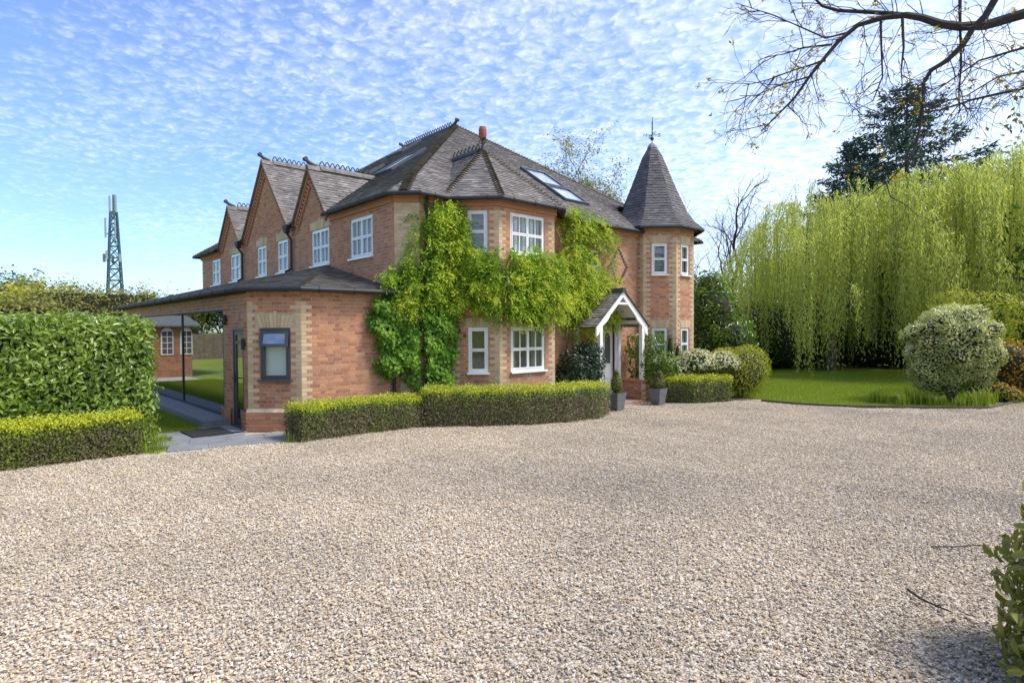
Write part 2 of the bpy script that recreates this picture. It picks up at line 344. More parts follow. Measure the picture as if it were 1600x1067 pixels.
def single_leaves(parent, pos, nrm, size, aspect, v, mat, r=rng):
    """large near leaves, each its own object; eight shared meshes"""
    src = []
    for k in range(8):
        me = leaf_mesh('leaf', np.zeros((1, 3)), A3(0, 0, 1)[None], 1.0, aspect, np.array([0.25+0.75*k/7]), 'oval', up=(1, 0, 0), droop=1.0, fold=0.15+0.1*(k % 3), r=r)
        me.materials.append(MATS[mat]); src.append(me)
    a, c, m_ = leaf_frames(nrm, r=r); off = parent.location
    for i in range(len(pos)):
        o = bpy.data.objects.new('leaf', src[int(np.clip(v[i], 0, 0.999)*8)]); COL.objects.link(o); o.parent = parent
        M = Matrix.Identity(4); s_ = float(size[i])
        for j in range(3): M[j][0] = a[i][j]*s_; M[j][1] = c[i][j]*s_; M[j][2] = m_[i][j]*s_; M[j][3] = pos[i][j]-off[j]
        o.matrix_local = M
def scatter(name, pts, sources, mat, seed=1, kind='stuff', parent=None, **kw):
    """uncountable stuff: patches of it instanced on a point cloud"""
    me = bpy.data.meshes.new(name); me.from_pydata([tuple(map(float, p)) for p in pts], [], [])
    o = put(name, me, mat, parent, kind=kind, **kw)
    ng = bpy.data.node_groups.new(name, 'GeometryNodeTree')
    ng.interface.new_socket('Geometry', in_out='INPUT', socket_type='NodeSocketGeometry'); ng.interface.new_socket('Geometry', in_out='OUTPUT', socket_type='NodeSocketGeometry')
    gi = ng.nodes.new('NodeGroupInput'); go = ng.nodes.new('NodeGroupOutput')
    iop = ng.nodes.new('GeometryNodeInstanceOnPoints'); join = ng.nodes.new('GeometryNodeJoinGeometry')
    for sme in sources:
        so = bpy.data.objects.new(name+'_patch', sme)
        oi = ng.nodes.new('GeometryNodeObjectInfo'); oi.inputs['Object'].default_value = so; oi.inputs['As Instance'].default_value = True
        ng.links.new(oi.outputs['Geometry'], join.inputs[0])
    ng.links.new(gi.outputs[0], iop.inputs['Points']); ng.links.new(join.outputs[0], iop.inputs['Instance']); iop.inputs['Pick Instance'].default_value = True
    rv = ng.nodes.new('FunctionNodeRandomValue'); rv.data_type = 'INT'; rv.inputs[4].default_value = 0; rv.inputs[5].default_value = 63; rv.inputs['Seed'].default_value = seed
    ng.links.new(rv.outputs[2], iop.inputs['Instance Index'])
    r2 = ng.nodes.new('FunctionNodeRandomValue'); r2.data_type = 'INT'; r2.inputs[4].default_value = 0; r2.inputs[5].default_value = 3; r2.inputs['Seed'].default_value = seed+5
    mu = ng.nodes.new('ShaderNodeMath'); mu.operation = 'MULTIPLY'; mu.inputs[1].default_value = pi/2; ng.links.new(r2.outputs[2], mu.inputs[0])
    cx = ng.nodes.new('ShaderNodeCombineXYZ'); ng.links.new(mu.outputs[0], cx.inputs[2]); ng.links.new(cx.outputs[0], iop.inputs['Rotation'])
    ng.links.new(iop.outputs[0], go.inputs[0])
    md = o.modifiers.new('scatter', 'NODES'); md.node_group = ng
    return o

# ---------------------------------------------------------------- ground
def sheet(name, poly, z, mat, kind='structure', grid=None, **kw):
    mb = MB(); mb.add([(x, y, z) for x, y in poly], [tuple(range(len(poly)))]); return mb.build(name, mat, kind=kind, **kw)
# far ground: grass to the horizon
mb = MB(); S = 900
mb.add([(-S, -S, -0.35), (S, -S, -0.35), (S, S, -0.35), (-S, S, -0.35)], [(0, 1, 2, 3)]); mb.build('ground', 'lawn', kind='structure')
def relief(name, poly, dz, mat, step=0.5):
    """a sheet following the gentle fall of the drive; poly is clipped by cell centre-free triangulation via bmesh"""
    import bmesh
    bm = bmesh.new(); vs = [bm.verts.new((x, y, 0)) for x, y in poly]; bm.faces.new(vs)
    ys = [p[1] for p in poly]
    for k in np.arange(4, 14.01, 1.0):
        if min(ys) < k < max(ys): bmesh.ops.bisect_plane(bm, geom=bm.verts[:]+bm.edges[:]+bm.faces[:], plane_co=(0, k, 0), plane_no=(0, 1, 0))
    bmesh.ops.triangulate(bm, faces=bm.faces[:])
    for q in bm.verts: q.co.z = float(gh(q.co.y))+dz
    bmesh.ops.recalc_face_normals(bm, faces=bm.faces[:])
    me = bpy.data.meshes.new(name); bm.to_mesh(me); bm.free()
    return put(name, me, mat, kind='structure')
relief('lawn', [(-60, -40), (8, -40), (60, -40), (60, 70), (-60, 70)], -0.035, 'lawn')
LE = [on_ground(*q)[:2] for q in ((1190, 627), (1245, 632), (1300, 635), (1350, 636.5), (1400, 637.5), (1450, 638), (1500, 638.5), (1545, 638), (1562, 635), (1585, 629), (1600, 622))]
drive = [(-11.4, -12), (9, -12), (12, -10), (12, 30), (0.5, 30)]+[tuple(p) for p in LE[::-1]]+[(-9.2, 17.4), (-10.4, 15.0), (-11.18, 14.0), (-11.18, 7.4), (-11.5, 4.9), (-12.3, 4.1), (-11.12, 2.2), (-11.4, 2.0)]
relief('gravel_drive', drive, -0.016, 'gravel_bed')
def stones(seed, n=3400, size=0.64):
    r = np.random.default_rng(seed)
    ph = (1+5**0.5)/2
    ico = np.array([(-1, ph, 0), (1, ph, 0), (-1, -ph, 0), (1, -ph, 0), (0, -1, ph), (0, 1, ph), (0, -1, -ph), (0, 1, -ph), (ph, 0, -1), (ph, 0, 1), (-ph, 0, -1), (-ph, 0, 1)], float); ico /= np.linalg.norm(ico[0])
    fc = np.array([(0, 11, 5), (0, 5, 1), (0, 1, 7), (0, 7, 10), (0, 10, 11), (1, 5, 9), (5, 11, 4), (11, 10, 2), (10, 7, 6), (7, 1, 8), (3, 9, 4), (3, 4, 2), (3, 2, 6), (3, 6, 8), (3, 8, 9), (4, 9, 5), (2, 4, 11), (6, 2, 10), (8, 6, 7), (9, 8, 1)])
    V = ico[None]*r.uniform(0.72, 1.15, (n, 12, 1))
    rad = r.gamma(9, 0.0125/9, n)*size
    sc = np.stack([rad*r.uniform(.9, 1.5, n), rad*r.uniform(.75, 1.1, n), rad*r.uniform(.45, .8, n)], 1)
    V = V*sc[:, None]
    a = r.uniform(0, 2*pi, n); tl = r.normal(0, .35, n)
    V = np.stack([V[..., 0], V[..., 1]*np.cos(tl)[:, None]-V[..., 2]*np.sin(tl)[:, None], V[..., 1]*np.sin(tl)[:, None]+V[..., 2]*np.cos(tl)[:, None]], -1)
    V = np.stack([V[..., 0]*np.cos(a)[:, None]-V[..., 1]*np.sin(a)[:, None], V[..., 0]*np.sin(a)[:, None]+V[..., 1]*np.cos(a)[:, None], V[..., 2]], -1)
    P = np.stack([r.uniform(-.5, .5, n), r.uniform(-.5, .5, n), r.uniform(-.005, .006, n)], 1)
    V = V+P[:, None]
    Fq = (fc[None]+np.arange(n)[:, None, None]*12).reshape(-1, 3)
    me = big_mesh('stones', V.reshape(-1, 3), Fq, np.repeat(r.uniform(0, 1, n), 20)); me.materials.append(MATS['gravel_stone']); return me
def in_poly(P, poly):
    P = np.asarray(P, float); x, y = P[:, 0], P[:, 1]; ins = np.zeros(len(P), bool); k = len(poly)
    for i in range(k):
        x1, y1 = poly[i]; x2, y2 = poly[(i+1) % k]
        c_ = ((y1 > y) != (y2 > y)) & (x < (x2-x1)*(y-y1)/(y2-y1+1e-12)+x1); ins ^= c_
    return ins
def cells(poly, step, pad=0.0, view=True, maxd=1e9):
    ps = np.array(poly); lo = ps.min(0); hi = ps.max(0)
    gx, gy = np.meshgrid(np.arange(lo[0], hi[0]+step, step), np.arange(lo[1], hi[1]+step, step)); P = np.stack([gx.ravel(), gy.ravel()], 1)
    P = P[in_poly(P, poly)]
    if view:
        dd = P@RX[:2]; ff = P@FX[:2]
        P = P[(ff > 0.5) & (np.abs(dd) < ff*0.9+1.6) & (np.hypot(P[:, 0], P[:, 1]) < maxd)]
    return P
gp = cells([tuple(p) for p in drive], 0.96)
scatter('gravel_stones', np.stack([gp[:, 0], gp[:, 1], gh(gp[:, 1])-0.004], 1), [stones(s) for s in (1, 2, 3, 4)], 'gravel_stone', 3)
def blades(seed, n, h):
    r = np.random.default_rng(seed); P = np.stack([r.uniform(-.5, .5, n), r.uniform(-.5, .5, n), np.zeros(n)], 1)
    a = r.uniform(0, 2*pi, n); w = r.uniform(.002, .005, n)*(1.6); hh = h*r.uniform(.5, 1.2, n); ln = r.normal(0, .35, (n, 2))*hh[:, None]
    s_ = np.stack([np.cos(a)*w, np.sin(a)*w, np.zeros(n)], 1)
    tip = P+np.stack([ln[:, 0], ln[:, 1], hh], 1)
    V = np.stack([P-s_, P+s_, tip], 1).reshape(-1, 3); me = big_mesh('blades', V, np.arange(3*n).reshape(-1, 3), r.uniform(0, 1, n)); me.materials.append(MATS['grass_blade']); return me
lawn_r = [tuple(p) for p in LE]+[(4, 30), (-6, 34), (-22, 34), (-16, 22), (-10, 19)]
lp = cells(lawn_r, 0.95)
scatter('lawn_grass', np.stack([lp[:, 0], lp[:, 1], gh(lp[:, 1])-0.035], 1), [blades(s, 1800, .055) for s in (1, 2, 3)], 'grass_blade', 9)
lawn_l = [(-11.6, 2.2), (-12.98, 2.62), (-13.4, 3.42), (-26, 3.5), (-26, 1.2), (-12.0, 1.2)]
lp = cells(lawn_l, 0.5)
scatter('lawn_edge_grass', np.stack([lp[:, 0], lp[:, 1], gh(lp[:, 1])-0.035], 1), [blades(s, 2500, .07) for s in (11, 12)], 'grass_blade', 4)
# lawn edging board along the drive
mb = MB()
for i in range(len(LE)-1):
    p, q = LE[i], LE[i+1]; mb.bar((p[0], p[1], -0.13), (q[0], q[1], -0.13), 0.03, 0.10)
mb.build('lawn_edging', 'edging', kind='structure')
sheet('terrace', [(-29, 1.1), (-17.3, 1.1), (-17.3, 3.45), (-29, 3.45)], -0.022, 'terrace_stone')
# slate path by the side door
path = thing('slate_path', 'grey slate slab path in front of the grey side door', 'path')
pu = unit(A3(-10.55, 4.2, 0)-A3(-11.12, 2.17, 0)); pn = A3(-pu[1], pu[0], 0)
O = A3(-11.12, 2.17, 0)
k = 0
for i in range(5):
    for j in range(4):
        c = O+pu*(0.03+(i+.5)*0.62-(0.31 if j % 2 else 0)+0.15)+pn*((j+.5)*0.52+0.05)
        # stop at the house and at the lawn
        if c[1] > 3.98 and c[0] < -11.5 or c[1] > 4.6 or c[1] < 2.2 or (c[0] < -12.7 and c[1] < 2.75): continue
        mbs = MB(); mbs.box(c+A3(0, 0, -0.012+0.002*(k % 3)), (0.612, 0.512, 0.04), (pu, pn, Z)); mbs.build('slab', 'slab_stone', path); k += 1
for i in range(2):
    mbs = MB(); mbs.span((-13.38+i*.62, 3.42, -.03), (-12.78+i*.62, 4.0, .008)); mbs.build('slab', 'slab_stone', path)
sill = thing('stone_step', 'long raised dark slate step below the glass wall', 'step')
x = -13.35
for i in range(14):
    mbs = MB(); mbs.span((x-0.895, 3.5, -.03), (x, 4.2, .13)); mbs.build('slab', 'sill_stone', sill); x -= 0.9
mb = MB(); mb.span((-13.0, 3.0, 0.012), (-12.1, 3.72, 0.034))
for i in range(8): mb.span((-12.97, 3.04+i*.085, 0.034), (-12.13, 3.08+i*.085, 0.040))
M_ = mb.build('door_mat', 'mat_rubber', label='black rubber door mat on the slate path', cat='door mat')

# ---------------------------------------------------------------- the house
house = thing('brick_house', 'red brick house with slate-grey tiled roofs, pointed gables and a round corner turret', 'house', loc=(-16, 11, 0))
CO = 0.075                     # one brick course
BR = []                        # every brick: (center, u, n, length, height, v, wall)
def brick_rows(wall, O, u, n, L, z0, z1, holes=(), quoins=(0, 0), limit=None, buff=False, quoin_z=(0, 99), depth=0.0, tone=0.0, bands=()):
    O = np.asarray(O, float); u = np.asarray(u, float); n = np.asarray(n, float)
    r = np.random.default_rng(int(abs(O[0]*131+O[1]*77)*10) % 99991)
    k = 0; z = z0
    while z+CO*0.6 < z1:
        zm = z+CO/2; iv = [(0.0, L)]
        if limit is not None:
            a, b = limit(zm); iv = [(max(0, a), min(L, b))]
        for h in holes:
            if h[2] < zm < h[3]:
                nv = []
                for a, b in iv:
                    if h[1] <= a or h[0] >= b: nv.append((a, b)); continue
                    if h[0] > a: nv.append((a, h[0]))
                    if h[1] < b: nv.append((h[1], b))
                iv = nv
        band = any(a <= zm < b for a, b in bands)
        for a, b in iv:
            if b-a < 0.02: continue
            segs = []; kk = int(round(z/CO)); ql = 0.225 if kk % 2 == 0 else 0.11; qr = 0.225 if kk % 2 == 0 else 0.11
            qz = quoin_z[0] <= zm <= quoin_z[1]
            x = a
            if quoins[0] and qz and a < 1e-6: segs.append((a, min(b, a+ql), 1)); x = min(b, a+ql)
            e = b; tail = None
            if quoins[1] and qz and abs(b-L) < 1e-6: e = max(x, b-qr); tail = (e, b, 1)
            off = 0.0 if kk % 2 == 0 else 0.165
            p = -off+math.floor((x+off)/0.33)*0.33; st = []
            while p < e: st.append((p, p+0.22)); st.append((p+0.22, p+0.33)); p += 0.33
            for s, f in st:
                s2, f2 = max(s, x), min(f, e)
                if f2-s2 > 0.025: segs.append((s2, f2, 0))
            if tail: segs.append(tail)
            for s, f, q in segs:
                v = r.beta(2.2, 2.2)+tone
                if r.random() < 0.05: v = 0.92+0.08*r.random()
                v = float(np.clip(v, 0, 1))
                if q or buff or band: v = 1.05+0.9*r.random()
                BR.append((O+u*((s+f)/2)+Z*(zm)+n*(depth+r.normal(0, 0.0012)), u, n, f-s-0.010, CO-0.010, v, wall))
        z += CO; k += 1
def slab_wall(name, O, u, n, L, z0, z1, holes=(), thick=0.22, mat='mortar', extra=None, depth=0.0, label=None):
    O = np.asarray(O, float); us = sorted({0.0, L, *[min(max(h[0], 0), L) for h in holes], *[min(max(h[1], 0), L) for h in holes]}); zs = sorted({z0, z1, *[min(max(h[2], z0), z1) for h in holes], *[min(max(h[3], z0), z1) for h in holes]})
    mb = MB(); c0 = -0.0045-thick/2+depth
    for i in range(len(us)-1):
        for j in range(len(zs)-1):
            um, zm = (us[i]+us[i+1])/2, (zs[j]+zs[j+1])/2
            if any(h[0] < um < h[1] and h[2] < zm < h[3] for h in holes): continue
            mb.box(O+u*um+Z*zm+n*c0, (us[i+1]-us[i], thick, zs[j+1]-zs[j]), (u, n, Z))
    if extra: extra(mb)
    return part(mb, name, mat, house, label=label)
def voussoirs(O, u, n, ua, ub, z, h=0.225, cnt=9, key=True, wall=None, splay=0.10, step=False):
    """flat arch of tapered buff bricks over an opening"""
    w = ub-ua
    for i in range(cnt):
        t0, t1 = i/cnt, (i+1)/cnt; hh = h
        if key and i == cnt//2: hh = h+0.075
        elif step and abs(i-cnt//2) == 1: hh = h+0.035
        b0, b1 = ua+w*t0+.004, ua+w*t1-.004; a0, a1 = ua-splay+(w+2*splay)*t0+.004, ua-splay+(w+2*splay)*t1-.004
        P = [O+u*b0+Z*(z+.004), O+u*b1+Z*(z+.004), O+u*a1+Z*(z+hh-.004), O+u*a0+Z*(z+hh-.004)]
        mb = MB(); mb.prism([p+n*0.006 for p in P], -n*0.07, 1.1+0.8*rng.random()); part(mb, 'arch_brick', 'brick', wall)

def window(O, u, n, ua, ub, z0, z1, cols=(2, 2), rows=2, blind='shutter', mat='white_paint', sill=True, glass='window_glass', mid=0.5, inset=0.03, name='window', label=None):
    """white casements: frame, sashes and bars in one mesh; panes, sill and shutter are its pieces"""
    O = np.asarray(O, float); w = ub-ua; h = z1-z0; mb = MB(); ax = (u, n, Z); front = -inset
    def bx(a, b, c, d, dep, off=0.0): mb.box(O+u*((a+b)/2)+Z*((c+d)/2)+n*(front-dep/2+off), (b-a, dep, d-c), ax)
    fw = 0.05
    bx(ua, ua+fw, z0, z1, .08); bx(ub-fw, ub, z0, z1, .08); bx(ua+fw, ub-fw, z1-fw, z1, .079); bx(ua+fw, ub-fw, z0, z0+fw, .079)
    nc = len(cols); cw = (w-2*fw)/nc; panes = []
    for i, nb in enumerate(cols):
        a, b = ua+fw+i*cw, ua+fw+(i+1)*cw
        for j in range(rows):
            zb = z0+fw+(h-2*fw)*(0 if j == 0 else mid); zt = z0+fw+(h-2*fw)*(mid if j == 0 and rows == 2 else 1)
            s = 0.034
            bx(a+.004, a+s, zb+.004, zt-.004, .05, .012); bx(b-s, b-.004, zb+.004, zt-.004, .05, .012); bx(a+s, b-s, zb+.004, zb+s, .049, .012); bx(a+s, b-s, zt-s, zt-.004, .049, .012)
            pw = (b-a-2*s)/nb
            for q in range(nb):
                pa, pb = a+s+q*pw, a+s+(q+1)*pw
                if q: bx(pa-.010, pa+.010, zb+s, zt-s, .03, .008)
                panes.append((pa+(.010 if q else 0), pb-(.010 if q < nb-1 else 0), zb+s, zt-s))
    o = part(mb, name, mat, house, label=label)
    for pa, pb, za, zb in panes:
        m2 = MB(); m2.box(O+u*((pa+pb)/2)+Z*((za+zb)/2)+n*(front-.020), (pb-pa, .006, zb-za), ax); part(m2, 'pane', glass, o)
    if sill:
        m2 = MB(); m2.box(O+u*((ua+ub)/2)+Z*(z0-.022)+n*(0.0), (w+.06, .14, .042), ax); part(m2, 'sill', mat, o)
    if blind == 'shutter':
        nsh = nc*2 if nc > 1 else 1
        for i in range(nsh):
            a, b = ua+fw+(w-2*fw)*i/nsh, ua+fw+(w-2*fw)*(i+1)/nsh; m2 = MB()
            for (c_, d_, e_, f_) in ((a+.004, a+.04, z0+fw, z1-fw), (b-.04, b-.004, z0+fw, z1-fw)): m2.box(O+u*((c_+d_)/2)+Z*((e_+f_)/2)+n*(front-.14), (d_-c_, .03, f_-e_), ax)
            zz_ = z0+fw+.02; tl = 0.5
            while zz_ < z1-fw:
                m2.box(O+u*((a+b)/2)+Z*zz_+n*(front-.14), (b-a-.08, .056, .008), (u, unit(n*cos(tl)+Z*sin(tl)), unit(Z*cos(tl)-n*sin(tl)))); zz_ += .048
            part(m2, 'shutter', 'shutter_white', o)
    elif blind == 'panel':
        m2 = MB(); m2.box(O+u*((ua+ub)/2)+Z*((z0+z1)/2)+n*(front-.13), (w-.06, .012, h-.06), ax); part(m2, 'blind', 'shutter_white', o)
    elif blind == 'curtain':
        for sgn in (0, 1):
            m2 = MB()
            a = ua+.05 if sgn == 0 else ub-.05-w*.2
            for q in range(6): m2.box(O+u*(a+w*.2*(q+.5)/6)+Z*((z0+z1)/2)+n*(front-.16+(.015 if q % 2 else -.015)), (w*.2/6+.01, .012, h-.06), ax)
            part(m2, 'curtain', 'interior', o)
    return o

X0 = -11.18; YL = 7.0; EZ = 5.0
UX_, UY_ = A3(1, 0, 0), A3(0, 1, 0)
# ---- main left wall with three gables
XW = -26.4
gab = [(-15.85, 1.14, 6.46), (-19.28, 2.02, 7.33), (-22.72, 1.24, 6.42)]      # centre x, half width, apex z (verge line)
def lim_left(z):
    return (0, -11.58-XW)
def uw(px_, py_): return on_y(px_, py_, YL)[0]-XW
wl = []
for a, b in ((547.1, 582.5), (486.5, 514.3), (433.1, 449.6), (401.6, 415.8), (359.6, 374.9), (330.4, 343.4)): wl.append((uw(a, 375), uw(b, 375)))
lh = [(a, b, 3.74, 4.71) for a, b in wl]
arches = [(a-.1, b+.1, 4.71, 4.93) for a, b in wl[1:5]]
def gable_tri(mb):
    for xc, hw, az in gab: mb.prism([(xc-hw, YL+.008, EZ), (xc+hw, YL+.008, EZ), (xc, YL+.008, az-.06)], (0, .2, 0))
w_left = slab_wall('wall', A3(XW, YL, 0), UX_, A3(0, -1, 0), -11.58-XW, 0, EZ, lh, extra=gable_tri)
brick_rows(w_left, A3(XW, YL, 0), UX_, A3(0, -1, 0), -11.58-XW, 2.7, EZ, lh+arches, (1, 0), tone=0.05)
for xc, hw, az in gab:
    sl = (az-.10-EZ)/hw
    brick_rows(w_left, A3(XW, YL, 0), UX_, A3(0, -1, 0), -11.58-XW, EZ, az-.1, (), (0, 0), limit=lambda z, xc=xc, hw=hw, sl=sl: (xc-XW-hw+(z-EZ)/sl, xc-XW+hw-(z-EZ)/sl), tone=0.05)
for i, (a, b) in enumerate(wl):
    window(A3(XW, YL, 0), UX_, A3(0, -1, 0), a, b, 3.74, 4.71, (2, 2) if i in (0, 1) else (1, 1), 2)
    if 1 <= i <= 4: voussoirs(A3(XW, YL, 0), UX_, A3(0, -1, 0), a, b, 4.715, 0.21, 9 if i < 2 else 7, True, w_left, step=True)
# ---- chamfered corner pier of buff brick
d45 = unit(A3(1, 1, 0)); n45 = unit(A3(1, -1, 0))
w_pier = slab_wall('wall', A3(-11.58, YL, 0), d45, n45, 0.566, 0, EZ)
brick_rows(w_pier, A3(-11.58, YL, 0), d45, n45, 0.566, 0, EZ, buff=True)
# ---- entrance front
fw_h = [(13.07-7.4, 13.62-7.4, 3.28, 4.30), (13.42-7.4, 14.32-7.4, -.2, 2.12)]
w_front = slab_wall('wall', A3(X0, 7.4, 0), UY_, UX_, 8.08, -0.2, EZ, fw_h)
brick_rows(w_front, A3(X0, 7.4, 0), UY_, UX_, 8.08, -0.15, EZ, fw_h+[(1.0, 4.1, -1, 9)], (0, 0), tone=0.12)
window(A3(X0, 7.4, 0), UY_, UX_, *fw_h[0], cols=(1, 1), rows=2, blind='curtain')
# diamond of dark bricks on the entrance front
mb = MB(); dc = A3(X0, 14.52, 3.86)
for i in range(28):
    t = i/28*4; q = int(t); f = t-q
    cs = [(0, .56), (.40, 0), (0, -.56), (-.40, 0), (0, .56)]
    y_, z_ = cs[q][0]*(1-f)+cs[q+1][0]*f, cs[q][1]*(1-f)+cs[q+1][1]*f
    mb.box(dc+A3(.004, y_, z_), (.012, .10 if q % 1 == 0 else .1, .066))
part(mb, 'diamond_pattern', 'grey_frame', w_front, kind='stuff')
# ---- two-storey canted bay
XB = -10.37; b0 = A3(X0, 8.22, 0); b1 = A3(XB, 9.03, 0); b2 = A3(XB, 10.88, 0); b3 = A3(X0, 11.69, 0)
Lc = np.linalg.norm(b1-b0)
cw_h = [(0.42, 0.88, 0.99, 2.035), (0.42, 0.88, 3.76, 4.735)]
fr_h = [(0.36, 1.50, 0.99, 2.035), (0.36, 1.50, 3.76, 4.735)]
w_c = slab_wall('wall', b0, d45, n45, Lc, -0.2, EZ, cw_h)
brick_rows(w_c, b0, d45, n45, Lc, -0.15, EZ, cw_h+[(0.32, 0.98, 2.035, 2.26)], (1, 1), quoin_z=(0, 4.72), tone=0.1)
w_f = slab_wall('wall', b1, UY_, UX_, 1.85, -0.2, EZ, fr_h)
brick_rows(w_f, b1, UY_, UX_, 1.85, -0.15, EZ, fr_h+[(0.26, 1.60, 2.035, 2.26)], (1, 1), quoin_z=(0, 4.72), tone=0.1)
d45b = unit(A3(-1, 1, 0)); n45b = unit(A3(1, 1, 0))
w_c2 = slab_wall('wall', b2, d45b, n45b, Lc, -0.2, EZ)
brick_rows(w_c2, b2, d45b, n45b, Lc, -0.15, EZ, (), (1, 1), quoin_z=(0, 4.72), tone=0.1)
for h in cw_h: window(b0, d45, n45, *h, cols=(1,), rows=2, blind='shutter' if h[2] > 3 else None)
for h in fr_h: window(b1, UY_, UX_, *h, cols=(2, 2), rows=2, blind='shutter' if h[2] > 3 else 'curtain')
voussoirs(b0, d45, n45, 0.42, 0.88, 2.04, .21, 7, True, w_c, .08); voussoirs(b1, UY_, UX_, 0.36, 1.50, 2.04, .21, 13, True, w_f, .09)
# ---- octagonal turret
TC = A3(-11.48, 16.71, 0); TR_ = 1.23; side = 2*TR_*math.tan(pi/8); TZ = 5.12
for k, ang in enumerate((-90, -45, 0, 45, 90)):
    n_ = A3(cos(radians(ang)), sin(radians(ang)), 0); u_ = A3(-n_[1], n_[0], 0); O_ = TC+n_*TR_-u_*side/2
    hs = [(side/2-.24, side/2+.24, .99, 2.0), (side/2-.24, side/2+.24, 3.66, 4.62)] if k in (1, 2) else []
    w_t = slab_wall('wall', O_, u_, n_, side, -0.3, TZ, hs, thick=.18)
    brick_rows(w_t, O_, u_, n_, side, -0.3, TZ, hs+[(h[0]-.08, h[1]+.08, h[3], h[3]+.24) for h in hs], (1, 1), quoin_z=(0, 4.8), tone=0.12)
    for h in hs:
        window(O_, u_, n_, *h, cols=(1,), rows=2, blind='shutter'); voussoirs(O_, u_, n_, h[0], h[1], h[3]+.004, .225, 7, True, w_t, .07)
# ---- walls that close the house behind
mb = MB()
mb.span((X0-.22, 17.6, -.3), (X0-.008, 18.65, EZ)); mb.span((XW, 18.43, -.3), (X0-.23, 18.65, EZ)); mb.span((XW, YL+.23, -.3), (XW+.2, 18.42, EZ)); mb.span((XW+.21, YL+.23, EZ-.2), (X0-.25, 18.42, EZ-.05))
part(mb, 'wall', 'mortar', house)

# ---- single-storey extension with glass wall
XE = -11.5; YE = 4.05; ea = A3(-12.27, YE, 0); eb = A3(XE, YE+(XE+12.27), 0); Le = np.linalg.norm(eb-ea); EE = 2.80
eh = [(0.27, 0.87, 1.02, 2.04)]
w_ec = slab_wall('wall', ea, d45, n45, Le, 0, EE, eh)
brick_rows(w_ec, ea, d45, n45, Le, 0.39, EE, eh+[(0.17, 0.97, 2.04, 2.34)], (1, 1), quoin_z=(0.4, 2.6), tone=-0.02)
voussoirs(ea, d45, n45, 0.27, 0.87, 2.045, .26, 9, True, w_ec, .10, step=True)
brick_rows(w_ec, ea-d45*.025, d45, n45, Le+.05, 0.0, .375, (), (0, 0), depth=.06)
w_er = slab_wall('wall', eb, UY_, UX_, 7.12-eb[1], 0, EE)
brick_rows(w_er, eb, UY_, UX_, 7.12-eb[1], 0.39, EE, (), (1, 0), quoin_z=(0.4, 2.6), tone=-0.02)
brick_rows(w_er, eb+A3(0, .025, 0), UY_, UX_, 7.1-eb[1], 0.0, .375, (), (0, 0), depth=.06)
mb = MB()      # plinth and its sloping weathered course
for O_, u_, n_, L_ in ((ea, d45, n45, Le), (eb, UY_, UX_, 7.1-eb[1])):
    mb.box(O_+u_*L_/2+n_*.025+Z*.1875, (L_+.02, .05, .375), (u_, n_, Z))
    mb.prism([O_+n_*.058+Z*.376-u_*.02, O_+n_*.0+Z*.376-u_*.02, O_+n_*.0+Z*.445-u_*.02], u_*(L_+.04), .3)
part(mb, 'plinth', 'mortar', w_ec)
UD0, UD1 = -13.20, -12.50     # door
XG = -25.2; L_e = -12.27-XG
dh = [(0, -13.78-XG, -.1, 2.46), (UD0-XG, UD1-XG, -.1, 2.06)]
w_el = slab_wall('wall', A3(XG, YE, 0), UX_, A3(0, -1, 0), L_e, 0, EE, dh)
brick_rows(w_el, A3(XG, YE, 0), UX_, A3(0, -1, 0), L_e, 0.0, EE, dh, (0, 0), tone=0.08)
brick_rows(w_el, A3(-13.80, YE, 0), UX_, A3(0, -1, 0), .60, 0.0, .375, (), (0, 0), depth=.06)
brick_rows(w_el, A3(-12.50, YE, 0), UX_, A3(0, -1, 0), .26, 0.0, .375, (), (0, 0), depth=.06)
# glass wall: posts, panes, head and sill
gw = MB()
for xa, xb in ((-17.27, -17.19), (-22.75, -22.45), (-25.2, -25.08)): gw.span((xa, YE+.004, .131), (xb, YE+.09, 2.458))
gw.span((-13.83, YE+.006, .131), (-13.785, YE+.09, 2.458)); gw.span((XG, YE+.005, .131), (-13.84, YE+.09, .18)); gw.span((XG, YE+.008, 2.42), (-13.84, YE+.09, 2.457))
gwo = part(gw, 'glass_wall', 'black_metal', house, label='large frameless glass wall with black posts')
for xa, xb in ((-17.18, -13.84), (-22.44, -17.28), (-25.07, -22.76)):
    m2 = MB(); m2.span((xa, YE+.025, .181), (xb, YE+.037, 2.419)); part(m2, 'pane', 'big_glass', gwo)
mb = MB(); mb.span((XG, YE+.3, .10), (-13.6, YL-.02, .13)); part(mb, 'floor', 'interior', house)
mb = MB(); mb.span((XG-.1, YE, 0), (XG-.001, YL, EE)); mb.span((-13.6, YE+.3, 0), (-13.5, YL-.01, EE)); mb.span((XG, YE+.24, 2.5), (-13.61, YL-.01, 2.6)); part(mb, 'inner_wall', 'interior_dark', house)
